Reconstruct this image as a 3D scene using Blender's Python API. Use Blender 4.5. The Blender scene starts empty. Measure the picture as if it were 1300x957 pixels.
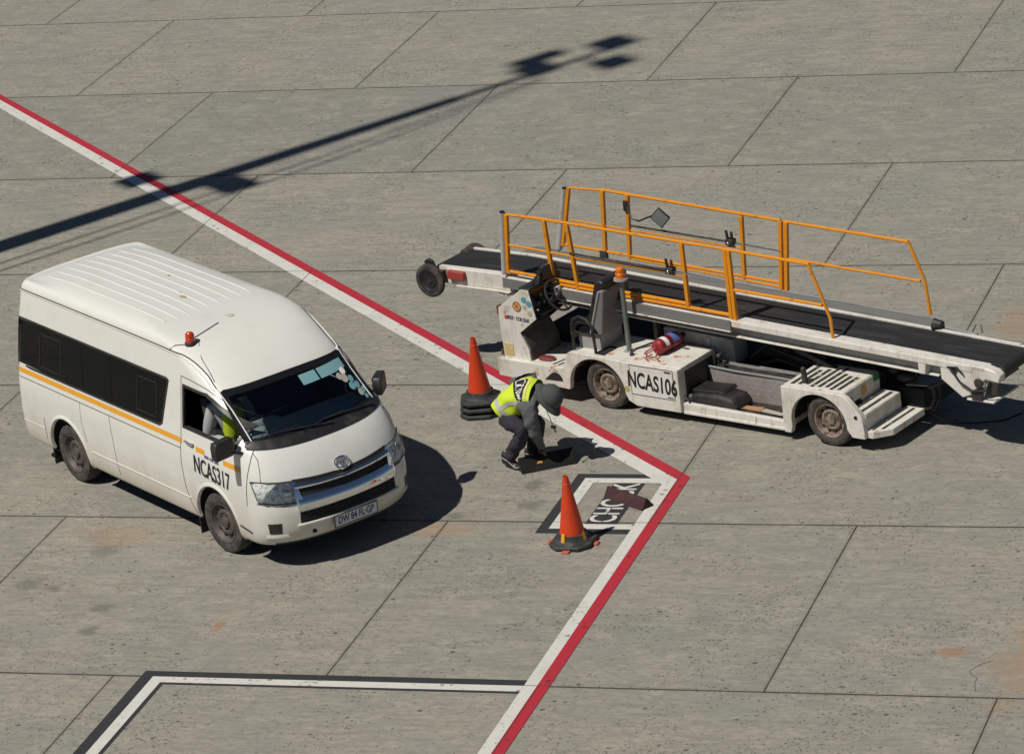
import bpy, bmesh, math, random
from mathutils import Vector, Matrix, Quaternion
random.seed(7)
R = math.radians
PI = math.pi
SC = bpy.context.scene
COL = SC.collection

# ------------------------------------------------------------------ camera
cam_d = bpy.data.cameras.new('camera')
cam = bpy.data.objects.new('camera', cam_d)
COL.objects.link(cam)
CR = Vector((0.9447498, 0.3039655, -0.1226899))     # right
CU = Vector((0.0040153, 0.3635320, 0.9315731))      # up
CF = Vector((-0.3277678, 0.8805961, -0.3422262))    # forward
m = Matrix((( CR.x, CU.x, -CF.x, 12.2966), (CR.y, CU.y, -CF.y, -33.8603), (CR.z, CU.z, -CF.z, 15.9165), (0, 0, 0, 1)))
cam.matrix_world = m
cam_d.sensor_fit = 'HORIZONTAL'
cam_d.sensor_width = 36.0
cam_d.lens = 139.79
cam_d.shift_y = -44.5/1300
cam_d.clip_start = 0.5
cam_d.clip_end = 3000
SC.camera = cam
SC.render.resolution_x = 1024
SC.render.resolution_y = 753

# ------------------------------------------------------------------ light
SUN_AZ, SUN_EL = R(53.5), R(56.5)                  # direction in which shadows run, elevation
w = bpy.data.worlds.new('World'); SC.world = w; w.use_nodes = True
nt = w.node_tree; nt.nodes.clear()
sky = nt.nodes.new('ShaderNodeTexSky'); sky.sky_type = 'NISHITA'; sky.sun_disc = False
sky.sun_elevation = SUN_EL
sky.sun_rotation = math.atan2(-math.cos(SUN_AZ), -math.sin(SUN_AZ))
sky.air_density = 0.8; sky.dust_density = 0.15; sky.altitude = 1600
bg = nt.nodes.new('ShaderNodeBackground'); bg.inputs['Strength'].default_value = 0.05
wo = nt.nodes.new('ShaderNodeOutputWorld')
nt.links.new(sky.outputs[0], bg.inputs['Color']); nt.links.new(bg.outputs[0], wo.inputs['Surface'])
sd = bpy.data.lights.new('sun', 'SUN'); sd.energy = 5.0; sd.angle = R(0.53); sd.color = (1.0, 0.955, 0.88)
so = bpy.data.objects.new('sun', sd); COL.objects.link(so)
ldir = Vector((math.cos(SUN_AZ)*math.cos(SUN_EL), math.sin(SUN_AZ)*math.cos(SUN_EL), -math.sin(SUN_EL)))
so.rotation_mode = 'QUATERNION'; so.rotation_quaternion = ldir.to_track_quat('-Z', 'Y'); so.location = (-20, -25, 40)
SC.view_settings.view_transform = 'Standard'
SC.view_settings.look = 'None'
SC.view_settings.exposure = -0.36
SC.view_settings.gamma = 1.0
SC.view_settings.use_curve_mapping = False

# ------------------------------------------------------------------ materials
def nm(name):
    mt = bpy.data.materials.new(name); mt.use_nodes = True
    t = mt.node_tree
    return mt, t, t.nodes['Principled BSDF']
def mix(t, fac, a, b, mode='MIX'):
    n = t.nodes.new('ShaderNodeMix'); n.data_type = 'RGBA'; n.blend_type = mode
    for s, v in ((0, fac), (6, a), (7, b)):
        if hasattr(v, 'is_linked') or hasattr(v, 'links'): t.links.new(v, n.inputs[s])
        elif s == 0: n.inputs[0].default_value = v
        else: n.inputs[s].default_value = (*v, 1)
    return n.outputs[2]
def noise(t, vec, scale, detail=4, rough=0.6, dim='3D'):
    n = t.nodes.new('ShaderNodeTexNoise'); n.noise_dimensions = dim
    n.inputs['Scale'].default_value = scale; n.inputs['Detail'].default_value = detail; n.inputs['Roughness'].default_value = rough
    t.links.new(vec, n.inputs['Vector']); return n.outputs[0]
def ramp(t, fac, lo, hi, a=0.0, b=1.0):
    n = t.nodes.new('ShaderNodeMapRange'); n.inputs[1].default_value = lo; n.inputs[2].default_value = hi
    n.inputs[3].default_value = a; n.inputs[4].default_value = b; n.interpolation_type = 'SMOOTHSTEP'
    t.links.new(fac, n.inputs[0]); return n.outputs[0]
def mth(t, op, a, b=None, c=None):
    n = t.nodes.new('ShaderNodeMath'); n.operation = op
    for i, v in enumerate((a, b, c)):
        if v is None: continue
        if hasattr(v, 'links'): t.links.new(v, n.inputs[i])
        else: n.inputs[i].default_value = v
    return n.outputs[0]
def coord(t, kind='Object'):
    return t.nodes.new('ShaderNodeTexCoord').outputs[kind]
def scaled(t, vec, s):
    n = t.nodes.new('ShaderNodeMapping'); n.inputs['Scale'].default_value = s
    t.links.new(vec, n.inputs['Vector']); return n.outputs[0]
def M(name, col, rough=0.5, metal=0.0, dirt=None, amt=0.3, scale=6.0, lo=0.45, hi=0.7, bump=0.0, bscale=60, coat=0.0, spec=0.5, stretch=(1, 1, 1)):
    mt, t, b = nm(name)
    b.inputs['Roughness'].default_value = rough; b.inputs['Metallic'].default_value = metal
    b.inputs['Coat Weight'].default_value = coat; b.inputs['Coat Roughness'].default_value = 0.08
    b.inputs['Specular IOR Level'].default_value = spec
    b.inputs['Base Color'].default_value = (*col, 1)
    v = coord(t); v = scaled(t, v, stretch) if stretch != (1, 1, 1) else v
    if dirt:
        f = ramp(t, noise(t, v, scale, 6, 0.65), lo, hi, 0, amt)
        t.links.new(mix(t, f, col, dirt), b.inputs['Base Color'])
        t.links.new(mth(t, 'ADD', mth(t, 'MULTIPLY', f, 0.35), rough), b.inputs['Roughness'])
    if bump:
        bn = t.nodes.new('ShaderNodeBump'); bn.inputs['Strength'].default_value = bump; bn.inputs['Distance'].default_value = 0.01
        t.links.new(noise(t, v, bscale, 5, 0.6), bn.inputs['Height']); t.links.new(bn.outputs[0], b.inputs['Normal'])
    return mt

WHITE_VAN = M('van_white_paint', (0.74, 0.73, 0.67), 0.32, dirt=(0.55, 0.50, 0.40), amt=0.28, scale=2.2, lo=0.5, hi=0.75, coat=0.35)
def van_dust(mt):                                     # road dust and splashes on the lower body
    t = mt.node_tree; b = t.nodes['Principled BSDF']; P = coord(t); l = b.inputs['Base Color'].links[0].from_socket
    sx = t.nodes.new('ShaderNodeSeparateXYZ'); t.links.new(P, sx.inputs[0])
    h = mth(t, 'ADD', sx.outputs[2], mth(t, 'MULTIPLY', mth(t, 'SUBTRACT', noise(t, scaled(t, P, (1, 1, .5)), 3.5, 7, 0.7), 0.5), 1.1))
    c = mix(t, ramp(t, h, 0.10, 0.95, 0.62, 0), l, (0.47, 0.41, 0.31))
    s1 = ramp(t, noise(t, P, 38, 4, 0.6), 0.66, 0.74, 0, 0.5)
    c = mix(t, mth(t, 'MULTIPLY', s1, ramp(t, h, 0.3, 1.3, 1, 0)), c, (0.28, 0.22, 0.16))
    t.links.new(c, b.inputs['Base Color'])
van_dust(WHITE_VAN)
def loader_white():
    mt, t, b = nm('chipped_white_paint')
    v = coord(t)
    d1 = ramp(t, noise(t, v, 3.5, 8, 0.7), 0.46, 0.72, 0, 0.55)
    c = mix(t, d1, (0.69, 0.665, 0.60), (0.40, 0.35, 0.27))
    g1 = ramp(t, noise(t, scaled(t, v, (1.2, 1.2, 0.35)), 9, 7, 0.7), 0.5, 0.68, 0, 0.5)
    c = mix(t, g1, c, (0.42, 0.34, 0.24))
    r1 = ramp(t, noise(t, scaled(t, v, (1, 1, 0.5)), 7, 8, 0.72), 0.585, 0.68, 0, 0.85)
    c = mix(t, r1, c, (0.33, 0.13, 0.045))
    s1 = ramp(t, noise(t, v, 45, 3, 0.6), 0.66, 0.72, 0, 0.75)
    c = mix(t, s1, c, (0.10, 0.07, 0.05))
    t.links.new(c, b.inputs['Base Color']); b.inputs['Roughness'].default_value = 0.5
    return mt
WHITE_LD = loader_white()
BLACK = M('black_plastic', (0.018, 0.018, 0.019), 0.45, dirt=(0.10, 0.09, 0.075), amt=0.35, scale=9)
BLACKGL = M('black_gloss', (0.012, 0.012, 0.013), 0.12)
RUBBER = M('tyre_rubber', (0.035, 0.033, 0.032), 0.8, dirt=(0.15, 0.12, 0.095), amt=0.55, scale=8, lo=0.4, hi=0.65, bump=0.3)
BELT = M('belt_rubber', (0.018, 0.017, 0.017), 0.62, dirt=(0.05, 0.045, 0.042), amt=0.6, scale=3, stretch=(0.4, 3, 1), bump=0.25, bscale=150)
RIM = M('dusty_steel_rim', (0.10, 0.085, 0.075), 0.6, 0.3, dirt=(0.17, 0.13, 0.10), amt=0.6, scale=10)
RIM_LD = M('worn_white_rim', (0.26, 0.21, 0.165), 0.7, dirt=(0.10, 0.06, 0.04), amt=0.9, scale=14, lo=0.4, hi=0.6)
DARK = M('dark_underside', (0.012, 0.012, 0.012), 0.85, dirt=(0.03, 0.025, 0.02), amt=0.6)
GREASE = M('greasy_metal', (0.05, 0.046, 0.042), 0.5, 0.4, dirt=(0.14, 0.11, 0.09), amt=0.6, scale=12)
YEL = M('yellow_rail_paint', (0.70, 0.26, 0.010), 0.42, dirt=(0.26, 0.12, 0.03), amt=0.8, scale=11, lo=0.55, hi=0.72)
GUARD = M('dull_galvanised_board', (0.17, 0.168, 0.158), 0.7, dirt=(0.10, 0.095, 0.085), amt=0.6, scale=5, stretch=(0.4, 2, 2))
GALV = M('galvanised_steel', (0.30, 0.315, 0.32), 0.5, 0.35, dirt=(0.17, 0.17, 0.16), amt=0.6, scale=5, stretch=(0.5, 2, 2))
STEEL = M('bright_steel', (0.6, 0.6, 0.6), 0.22, 1.0)
CHROME = M('chrome', (0.86, 0.86, 0.86), 0.06, 1.0)
GREYPIPE = M('grey_rubber_roller', (0.40, 0.40, 0.38), 0.7, dirt=(0.2, 0.19, 0.17), amt=0.5, scale=8)
STRIPE = M('orange_yellow_stripe', (0.80, 0.36, 0.02), 0.4)
INK = M('black_lettering', (0.012, 0.012, 0.012), 0.5)
INKB = M('small_blue_lettering', (0.10, 0.10, 0.22), 0.5)
INKW = M('white_lettering', (0.8, 0.8, 0.78), 0.5)
SEAM = M('panel_gap', (0.05, 0.045, 0.04), 0.8)
TRIM = M('van_inner_trim', (0.045, 0.045, 0.047), 0.85)
DASHM = M('van_dashboard_plastic', (0.40, 0.44, 0.45), 0.6)
SEATG = M('grey_seat_shell', (0.165, 0.15, 0.148), 0.65, dirt=(0.2, 0.19, 0.17), amt=0.4, scale=7)
GREYP = M('grey_steel_and_web_shade', (0.33, 0.325, 0.31), 0.6, dirt=(0.18, 0.15, 0.12), amt=0.6, scale=6)
TREAD = M('treadplate', (0.30, 0.265, 0.25), 0.5, 0.0, dirt=(0.20, 0.10, 0.06), amt=0.6, scale=4)
SAFESTRIP = M('worn_antislip_strip', (0.03, 0.027, 0.025), 0.9, dirt=(0.5, 0.47, 0.41), amt=0.95, scale=16, lo=0.60, hi=0.64)
RED = M('extinguisher_red', (0.27, 0.014, 0.018), 0.35, dirt=(0.30, 0.10, 0.08), amt=0.5, scale=10)
REDBOX = M('red_lamp_plastic', (0.35, 0.05, 0.04), 0.5)
CONE = M('cone_orange', (0.62, 0.05, 0.008), 0.5, dirt=(0.30, 0.05, 0.02), amt=0.5, scale=7, lo=0.5, hi=0.7)
CONEB = M('cone_black_rubber', (0.028, 0.03, 0.03), 0.6, dirt=(0.12, 0.12, 0.11), amt=0.5, scale=10)
LUG = M('orange_foot', (0.5, 0.10, 0.05), 0.6)
TABY = M('yellow_tab', (0.72, 0.34, 0.01), 0.5)
AMBER = M('amber_lens', (0.62, 0.10, 0.008), 0.22, coat=0.5)
RED2 = None
AMBERR = M('red_amber_lens', (0.55, 0.045, 0.01), 0.22, coat=0.5)
WOODM = M('maroon_painted_wood', (0.040, 0.013, 0.015), 0.8, dirt=(0.085, 0.042, 0.038), amt=0.7, scale=9, bump=0.4, bscale=40)
CHOCKB = M('black_chock_rubber', (0.012, 0.012, 0.012), 0.85, spec=0.2, dirt=(0.035, 0.032, 0.03), amt=0.5, scale=9, bump=0.4, bscale=50)
VEST = M('hi_vis_yellow', (0.56, 0.70, 0.03), 0.75, bump=0.5, bscale=14)
REFL = M('reflective_tape', (0.55, 0.55, 0.58), 0.35, 0.2)
SLEEVE = M('grey_work_jacket', (0.105, 0.11, 0.11), 0.9, bump=0.6, bscale=16)
SLEEVEL = M('pale_grey_sleeve', (0.38, 0.39, 0.39), 0.9, bump=0.5, bscale=16)
TROUS = M('dark_work_trousers', (0.03, 0.028, 0.038), 0.92, bump=0.6, bscale=14)
CAPM = M('charcoal_cap', (0.065, 0.068, 0.066), 0.9, bump=0.3, bscale=60)
SKIN = M('skin', (0.13, 0.060, 0.035), 0.55)
HAIR = M('hair', (0.012, 0.010, 0.009), 0.8)
SHOE = M('black_shoe', (0.02, 0.02, 0.02), 0.35)
SHOEW = M('shoe_trim', (0.5, 0.5, 0.5), 0.5)
CANVAS = M('black_bag_vinyl', (0.018, 0.017, 0.017), 0.5, dirt=(0.06, 0.05, 0.045), amt=0.5, bump=0.4, bscale=18)
CARD = M('brown_cardboard', (0.42, 0.22, 0.11), 0.8)
PAPER = M('paper', (0.42, 0.39, 0.33), 0.7)
CYANP = M('pale_blue_sticker', (0.16, 0.35, 0.38), 0.5)
ORSTK = M('orange_round_sticker', (0.62, 0.30, 0.11), 0.5)
TEALST = M('teal_round_sticker', (0.10, 0.30, 0.38), 0.5)
REDST = M('red_sticker', (0.5, 0.03, 0.05), 0.5)
GREENST = M('green_sticker', (0.03, 0.22, 0.08), 0.5)
BLUELB = M('blue_label', (0.10, 0.16, 0.42), 0.5)
LAMPB = M('lamp_bowl', (0.85, 0.85, 0.81), 0.35, 0.0, dirt=(0.25, 0.25, 0.24), amt=0.8, scale=22, lo=0.48, hi=0.6, bump=1.0, bscale=20)
PLATEM = M('number_plate_white', (0.62, 0.64, 0.66), 0.45)
PLATEI = M('number_plate_ink', (0.03, 0.04, 0.12), 0.5)
POLE = M('green_grey_pole', (0.15, 0.17, 0.15), 0.5, 0.2, dirt=(0.25, 0.25, 0.2), amt=0.5)
def glass(name, tint, gl=0.04, ior=1.5):
    mt = bpy.data.materials.new(name); mt.use_nodes = True; t = mt.node_tree; t.nodes.clear()
    o = t.nodes.new('ShaderNodeOutputMaterial'); tr = t.nodes.new('ShaderNodeBsdfTransparent'); g = t.nodes.new('ShaderNodeBsdfGlossy')
    tr.inputs[0].default_value = (*tint, 1); g.inputs['Roughness'].default_value = gl; g.inputs[0].default_value = (0.9, 0.95, 1, 1)
    fr = t.nodes.new('ShaderNodeFresnel'); fr.inputs[0].default_value = ior
    mx = t.nodes.new('ShaderNodeMixShader'); t.links.new(fr.outputs[0], mx.inputs[0]); t.links.new(tr.outputs[0], mx.inputs[1]); t.links.new(g.outputs[0], mx.inputs[2])
    t.links.new(mx.outputs[0], o.inputs[0]); return mt
GLASS = glass('windscreen_glass', (0.72, 0.80, 0.80))
LENS = glass('lamp_lens', (0.93, 0.94, 0.94), ior=1.22)
TINT = M('tinted_window', (0.003, 0.0035, 0.004), 0.04, spec=0.12)

# concrete apron: slab joints, pits, stains and per-slab tone, all from object coordinates
SLX, SLY = 4.40247, 3.81335
def concrete():
    mt, t, b = nm('apron_concrete')
    P = coord(t)
    sx = t.nodes.new('ShaderNodeSeparateXYZ'); t.links.new(P, sx.inputs[0])
    X, Y = sx.outputs[0], sx.outputs[1]
    v = mth(t, 'DIVIDE', mth(t, 'SUBTRACT', 21.0, Y), SLY)
    row = mth(t, 'FLOOR', v)
    u = mth(t, 'SUBTRACT', mth(t, 'DIVIDE', mth(t, 'ADD', X, 13.0), SLX), mth(t, 'MULTIPLY', mth(t, 'PINGPONG', row, 1.0), 0.5))
    colm = mth(t, 'FLOOR', u)
    wob = mth(t, 'MULTIPLY', mth(t, 'SUBTRACT', noise(t, P, 3.0, 5, 0.7), 0.5), 0.012)
    fv = mth(t, 'MULTIPLY', mth(t, 'ABSOLUTE', mth(t, 'SUBTRACT', mth(t, 'FRACT', mth(t, 'ADD', v, 0.5)), 0.5)), SLY)
    fu = mth(t, 'MULTIPLY', mth(t, 'ABSOLUTE', mth(t, 'SUBTRACT', mth(t, 'FRACT', mth(t, 'ADD', u, 0.5)), 0.5)), SLX)
    d = mth(t, 'ADD', mth(t, 'MINIMUM', fv, fu), wob)
    jn = mth(t, 'ADD', mth(t, 'MINIMUM', mth(t, 'ADD', fv, -0.004), fu), wob)
    joint = ramp(t, jn, 0.0035, 0.011, 1, 0)
    near = ramp(t, d, 0.02, 0.45, 1, 0)
    # per slab random
    cx = t.nodes.new('ShaderNodeCombineXYZ'); t.links.new(colm, cx.inputs[0]); t.links.new(row, cx.inputs[1])
    wn = t.nodes.new('ShaderNodeTexWhiteNoise'); wn.noise_dimensions = '3D'; t.links.new(cx.outputs[0], wn.inputs['Vector'])
    rw = t.nodes.new('ShaderNodeTexWhiteNoise'); rw.noise_dimensions = '1D'; t.links.new(mth(t, 'ADD', row, 3.0), rw.inputs['W'])
    spw = t.nodes.new('ShaderNodeSeparateColor'); t.links.new(wn.outputs['Color'], spw.inputs[0]); sepw = spw.outputs[1]
    slabr = wn.outputs['Value']; rowr = rw.outputs['Value']
    offs = t.nodes.new('ShaderNodeVectorMath'); offs.operation = 'MULTIPLY_ADD'
    offs.inputs[1].default_value = (7.3, 5.1, 3.0); t.links.new(wn.outputs['Color'], offs.inputs[0]); t.links.new(P, offs.inputs[2])
    PS = offs.outputs[0]
    big = noise(t, P, 0.55, 5, 0.6)
    c = mix(t, ramp(t, big, 0.40, 0.60), (0.395, 0.356, 0.282), (0.318, 0.304, 0.258))
    # greenish darker course
    dark2 = mth(t, 'COMPARE', row, 1.0, 0.3)
    c = mix(t, mth(t, 'MULTIPLY', dark2, 0.88), c, (0.228, 0.236, 0.208))
    c = mix(t, mth(t, 'MULTIPLY', slabr, 0.65), c, (0.345, 0.315, 0.252))
    c = mix(t, mth(t, 'MULTIPLY', rowr, 0.22), c, (0.262, 0.268, 0.240))
    c = mix(t, mth(t, 'MULTIPLY', sepw, 0.20), c, (0.235, 0.230, 0.200))
    # brushed streaks along X
    st = noise(t, scaled(t, PS, (2.2, 13, 1)), 1.0, 7, 0.68)
    c = mix(t, ramp(t, st, 0.38, 0.66, 0, 0.5), c, (0.185, 0.172, 0.143))
    mid = noise(t, scaled(t, PS, (1.6, 2.6, 1)), 1.6, 8, 0.72)
    c = mix(t, ramp(t, mid, 0.46, 0.64, 0, 0.55), c, (0.410, 0.375, 0.300))
    mott = noise(t, scaled(t, P, (1, 1.6, 1)), 11, 6, 0.75)
    c = mix(t, ramp(t, mott, 0.36, 0.58, 0.62, 0), c, (0.20, 0.195, 0.17))
    blu = noise(t, scaled(t, PS, (0.8, 1.6, 1)), 1.1, 4, 0.6)
    c = mix(t, ramp(t, blu, 0.50, 0.68, 0, 0.38), c, (0.240, 0.246, 0.222))
    gr = noise(t, P, 70, 3, 0.8)
    c = mix(t, ramp(t, gr, 0.3, 0.7, 0.0, 0.22), c, (0.16, 0.15, 0.13))
    # pits: sparse dark chips, clustered, thicker towards the joints
    vo = t.nodes.new('ShaderNodeTexVoronoi'); vo.inputs['Scale'].default_value = 11; vo.inputs['Randomness'].default_value = 1.0
    t.links.new(scaled(t, P, (0.8, 1.0, 1)), vo.inputs['Vector'])
    cl = noise(t, P, 0.8, 4, 0.65)
    sepc = t.nodes.new('ShaderNodeSeparateColor'); t.links.new(vo.outputs['Color'], sepc.inputs[0])
    dens = mth(t, 'ADD', ramp(t, cl, 0.46, 0.62, 0.08, 1.0), mth(t, 'MULTIPLY', near, 0.20))
    has = mth(t, 'LESS_THAN', sepc.outputs[0], dens)
    sz = mth(t, 'MULTIPLY', mth(t, 'POWER', sepc.outputs[1], 2.4), 0.25)
    dist = mth(t, 'ADD', vo.outputs['Distance'], mth(t, 'MULTIPLY', mth(t, 'SUBTRACT', noise(t, P, 60, 2, 0.5), 0.5), 0.16))
    pit = mth(t, 'MULTIPLY', mth(t, 'LESS_THAN', dist, sz), has)
    c = mix(t, mth(t, 'MULTIPLY', pit, 0.75), c, (0.065, 0.058, 0.048))
    vo2 = t.nodes.new('ShaderNodeTexVoronoi'); vo2.inputs['Scale'].default_value = 30
    t.links.new(P, vo2.inputs['Vector'])
    sp2 = t.nodes.new('ShaderNodeSeparateColor'); t.links.new(vo2.outputs['Color'], sp2.inputs[0])
    pit2 = mth(t, 'MULTIPLY', mth(t, 'LESS_THAN', vo2.outputs['Distance'], mth(t, 'MULTIPLY', sp2.outputs[1], 0.45)), mth(t, 'LESS_THAN', sp2.outputs[0], mth(t, 'MULTIPLY', dens, 0.95)))
    c = mix(t, mth(t, 'MULTIPLY', pit2, 0.75), c, (0.10, 0.095, 0.08))
    # stains
    def stain(c, x, y, rx, ry, col, amt, ns=2.0):
        dx = mth(t, 'DIVIDE', mth(t, 'SUBTRACT', X, x), rx); dy = mth(t, 'DIVIDE', mth(t, 'SUBTRACT', Y, y), ry)
        rr = mth(t, 'SQRT', mth(t, 'ADD', mth(t, 'MULTIPLY', dx, dx), mth(t, 'MULTIPLY', dy, dy)))
        rr = mth(t, 'ADD', rr, mth(t, 'MULTIPLY', mth(t, 'SUBTRACT', noise(t, P, ns, 8, 0.78), 0.5), 2.8))
        return mix(t, ramp(t, rr, 0.35, 1.1, amt, 0), c, col)
    rust = (0.36, 0.215, 0.105); grey = (0.13, 0.125, 0.11)
    for a in ((4.85, -1.0, 0.45, 1.4, rust, 0.45), (5.3, 0.2, 0.35, 1.2, rust, 0.35), (4.0, -0.95, 0.22, 0.12, (0.30, 0.15, 0.07), 0.6, 6), (-5.55, 1.5, 0.6, 0.35, (0.30, 0.20, 0.125), 0.38), (-4.6, 1.9, 0.5, 0.25, (0.33, 0.23, 0.14), 0.32),
              (3.0, 7.6, 0.4, 0.7, rust, 0.35), (-3.55, -0.72, 0.08, 0.16, (0.32, 0.15, 0.07), 0.6, 8), (-2.0, 1.7, 0.5, 0.22, (0.34, 0.22, 0.13), 0.5, 5)):
        c = stain(c, *a)
    for x, y, rr_ in ((-6.05, 0.18, 0.16), (-5.75, 0.10, 0.10), (-5.55, 1.05, 0.17), (-5.0, -0.35, 0.13), (-1.75, 4.35, 0.17), (-1.35, 2.9, 0.14), (-1.2, 2.35, 0.14), (-1.95, 2.05, 0.10), (-4.9, -0.9, 0.12), (-2.65, 2.3, 0.1)):
        c = stain(c, x, y, rr_*1.2, rr_*1.1, grey, 0.62, 7)
    c = mix(t, mth(t, 'MULTIPLY', ramp(t, d, 0.0, 0.06, 1, 0), 0.25), c, (0.12, 0.11, 0.09))
    c = mix(t, mth(t, 'MULTIPLY', joint, 0.9), c, (0.030, 0.025, 0.019))
    t.links.new(c, b.inputs['Base Color'])
    b.inputs['Roughness'].default_value = 0.88; b.inputs['Specular IOR Level'].default_value = 0.25
    bp = t.nodes.new('ShaderNodeBump'); bp.inputs['Strength'].default_value = 0.45; bp.inputs['Distance'].default_value = 0.006
    h = mth(t, 'SUBTRACT', mth(t, 'ADD', mth(t, 'MULTIPLY', st, 0.8), mth(t, 'MULTIPLY', mott, 0.8)), mth(t, 'ADD', mth(t, 'MULTIPLY', joint, 2.0), mth(t, 'MULTIPLY', pit, 1.2)))
    t.links.new(h, bp.inputs['Height']); t.links.new(bp.outputs[0], b.inputs['Normal'])
    return mt
CONC = concrete()
def paint(name, col, wear=0.63, under=(0.25, 0.24, 0.2)):
    mt, t, b = nm(name); P = coord(t)
    d = ramp(t, noise(t, P, 2.5, 6, 0.7), 0.42, 0.7, 0, 0.30)
    c = mix(t, d, col, tuple(x*0.58+0.03 for x in col))
    wv = mth(t, 'ADD', mth(t, 'MULTIPLY', noise(t, scaled(t, P, (1, 1.5, 1)), 14, 6, 0.7), 0.8), mth(t, 'MULTIPLY', noise(t, P, 1.3, 2, 0.5), 0.2))
    c = mix(t, ramp(t, wv, wear, wear+0.03, 0, 0.85), c, under)
    f = ramp(t, noise(t, P, 90, 2, 0.7), 0.35, 0.65, 0, 0.15)
    c = mix(t, f, c, tuple(x*0.5 for x in col))
    sx = t.nodes.new('ShaderNodeSeparateXYZ'); t.links.new(P, sx.inputs[0])
    v = mth(t, 'DIVIDE', mth(t, 'SUBTRACT', 21.0, sx.outputs[1]), SLY); row = mth(t, 'FLOOR', v)
    u = mth(t, 'SUBTRACT', mth(t, 'DIVIDE', mth(t, 'ADD', sx.outputs[0], 13.0), SLX), mth(t, 'MULTIPLY', mth(t, 'PINGPONG', row, 1.0), 0.5))
    fv = mth(t, 'MULTIPLY', mth(t, 'ABSOLUTE', mth(t, 'SUBTRACT', mth(t, 'FRACT', mth(t, 'ADD', v, 0.5)), 0.5)), SLY)
    fu = mth(t, 'MULTIPLY', mth(t, 'ABSOLUTE', mth(t, 'SUBTRACT', mth(t, 'FRACT', mth(t, 'ADD', u, 0.5)), 0.5)), SLX)
    c = mix(t, ramp(t, mth(t, 'MINIMUM', fv, fu), 0.004, 0.010, 0.8, 0), c, (0.05, 0.04, 0.03))
    vo = t.nodes.new('ShaderNodeTexVoronoi'); vo.inputs['Scale'].default_value = 9; t.links.new(P, vo.inputs['Vector'])
    sp = t.nodes.new('ShaderNodeSeparateColor'); t.links.new(vo.outputs['Color'], sp.inputs[0])
    dd = mth(t, 'ADD', vo.outputs['Distance'], mth(t, 'MULTIPLY', mth(t, 'SUBTRACT', noise(t, P, 50, 2, 0.5), 0.5), 0.25))
    c = mix(t, mth(t, 'MULTIPLY', mth(t, 'LESS_THAN', dd, mth(t, 'MULTIPLY', sp.outputs[1], 0.27)), mth(t, 'MULTIPLY', mth(t, 'LESS_THAN', sp.outputs[0], 0.5), 0.75)), c, tuple(x*0.25+0.02 for x in col))
    t.links.new(c, b.inputs['Base Color']); b.inputs['Roughness'].default_value = 0.75; b.inputs['Specular IOR Level'].default_value = 0.3
    return mt
LW_ = paint('white_line_paint', (0.63, 0.62, 0.565), 0.585)
LR_ = paint('red_line_paint', (0.43, 0.026, 0.042), 0.61, (0.22, 0.10, 0.08))
LB_ = paint('black_border_paint', (0.036, 0.037, 0.040), 0.66, (0.12, 0.12, 0.11))

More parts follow.
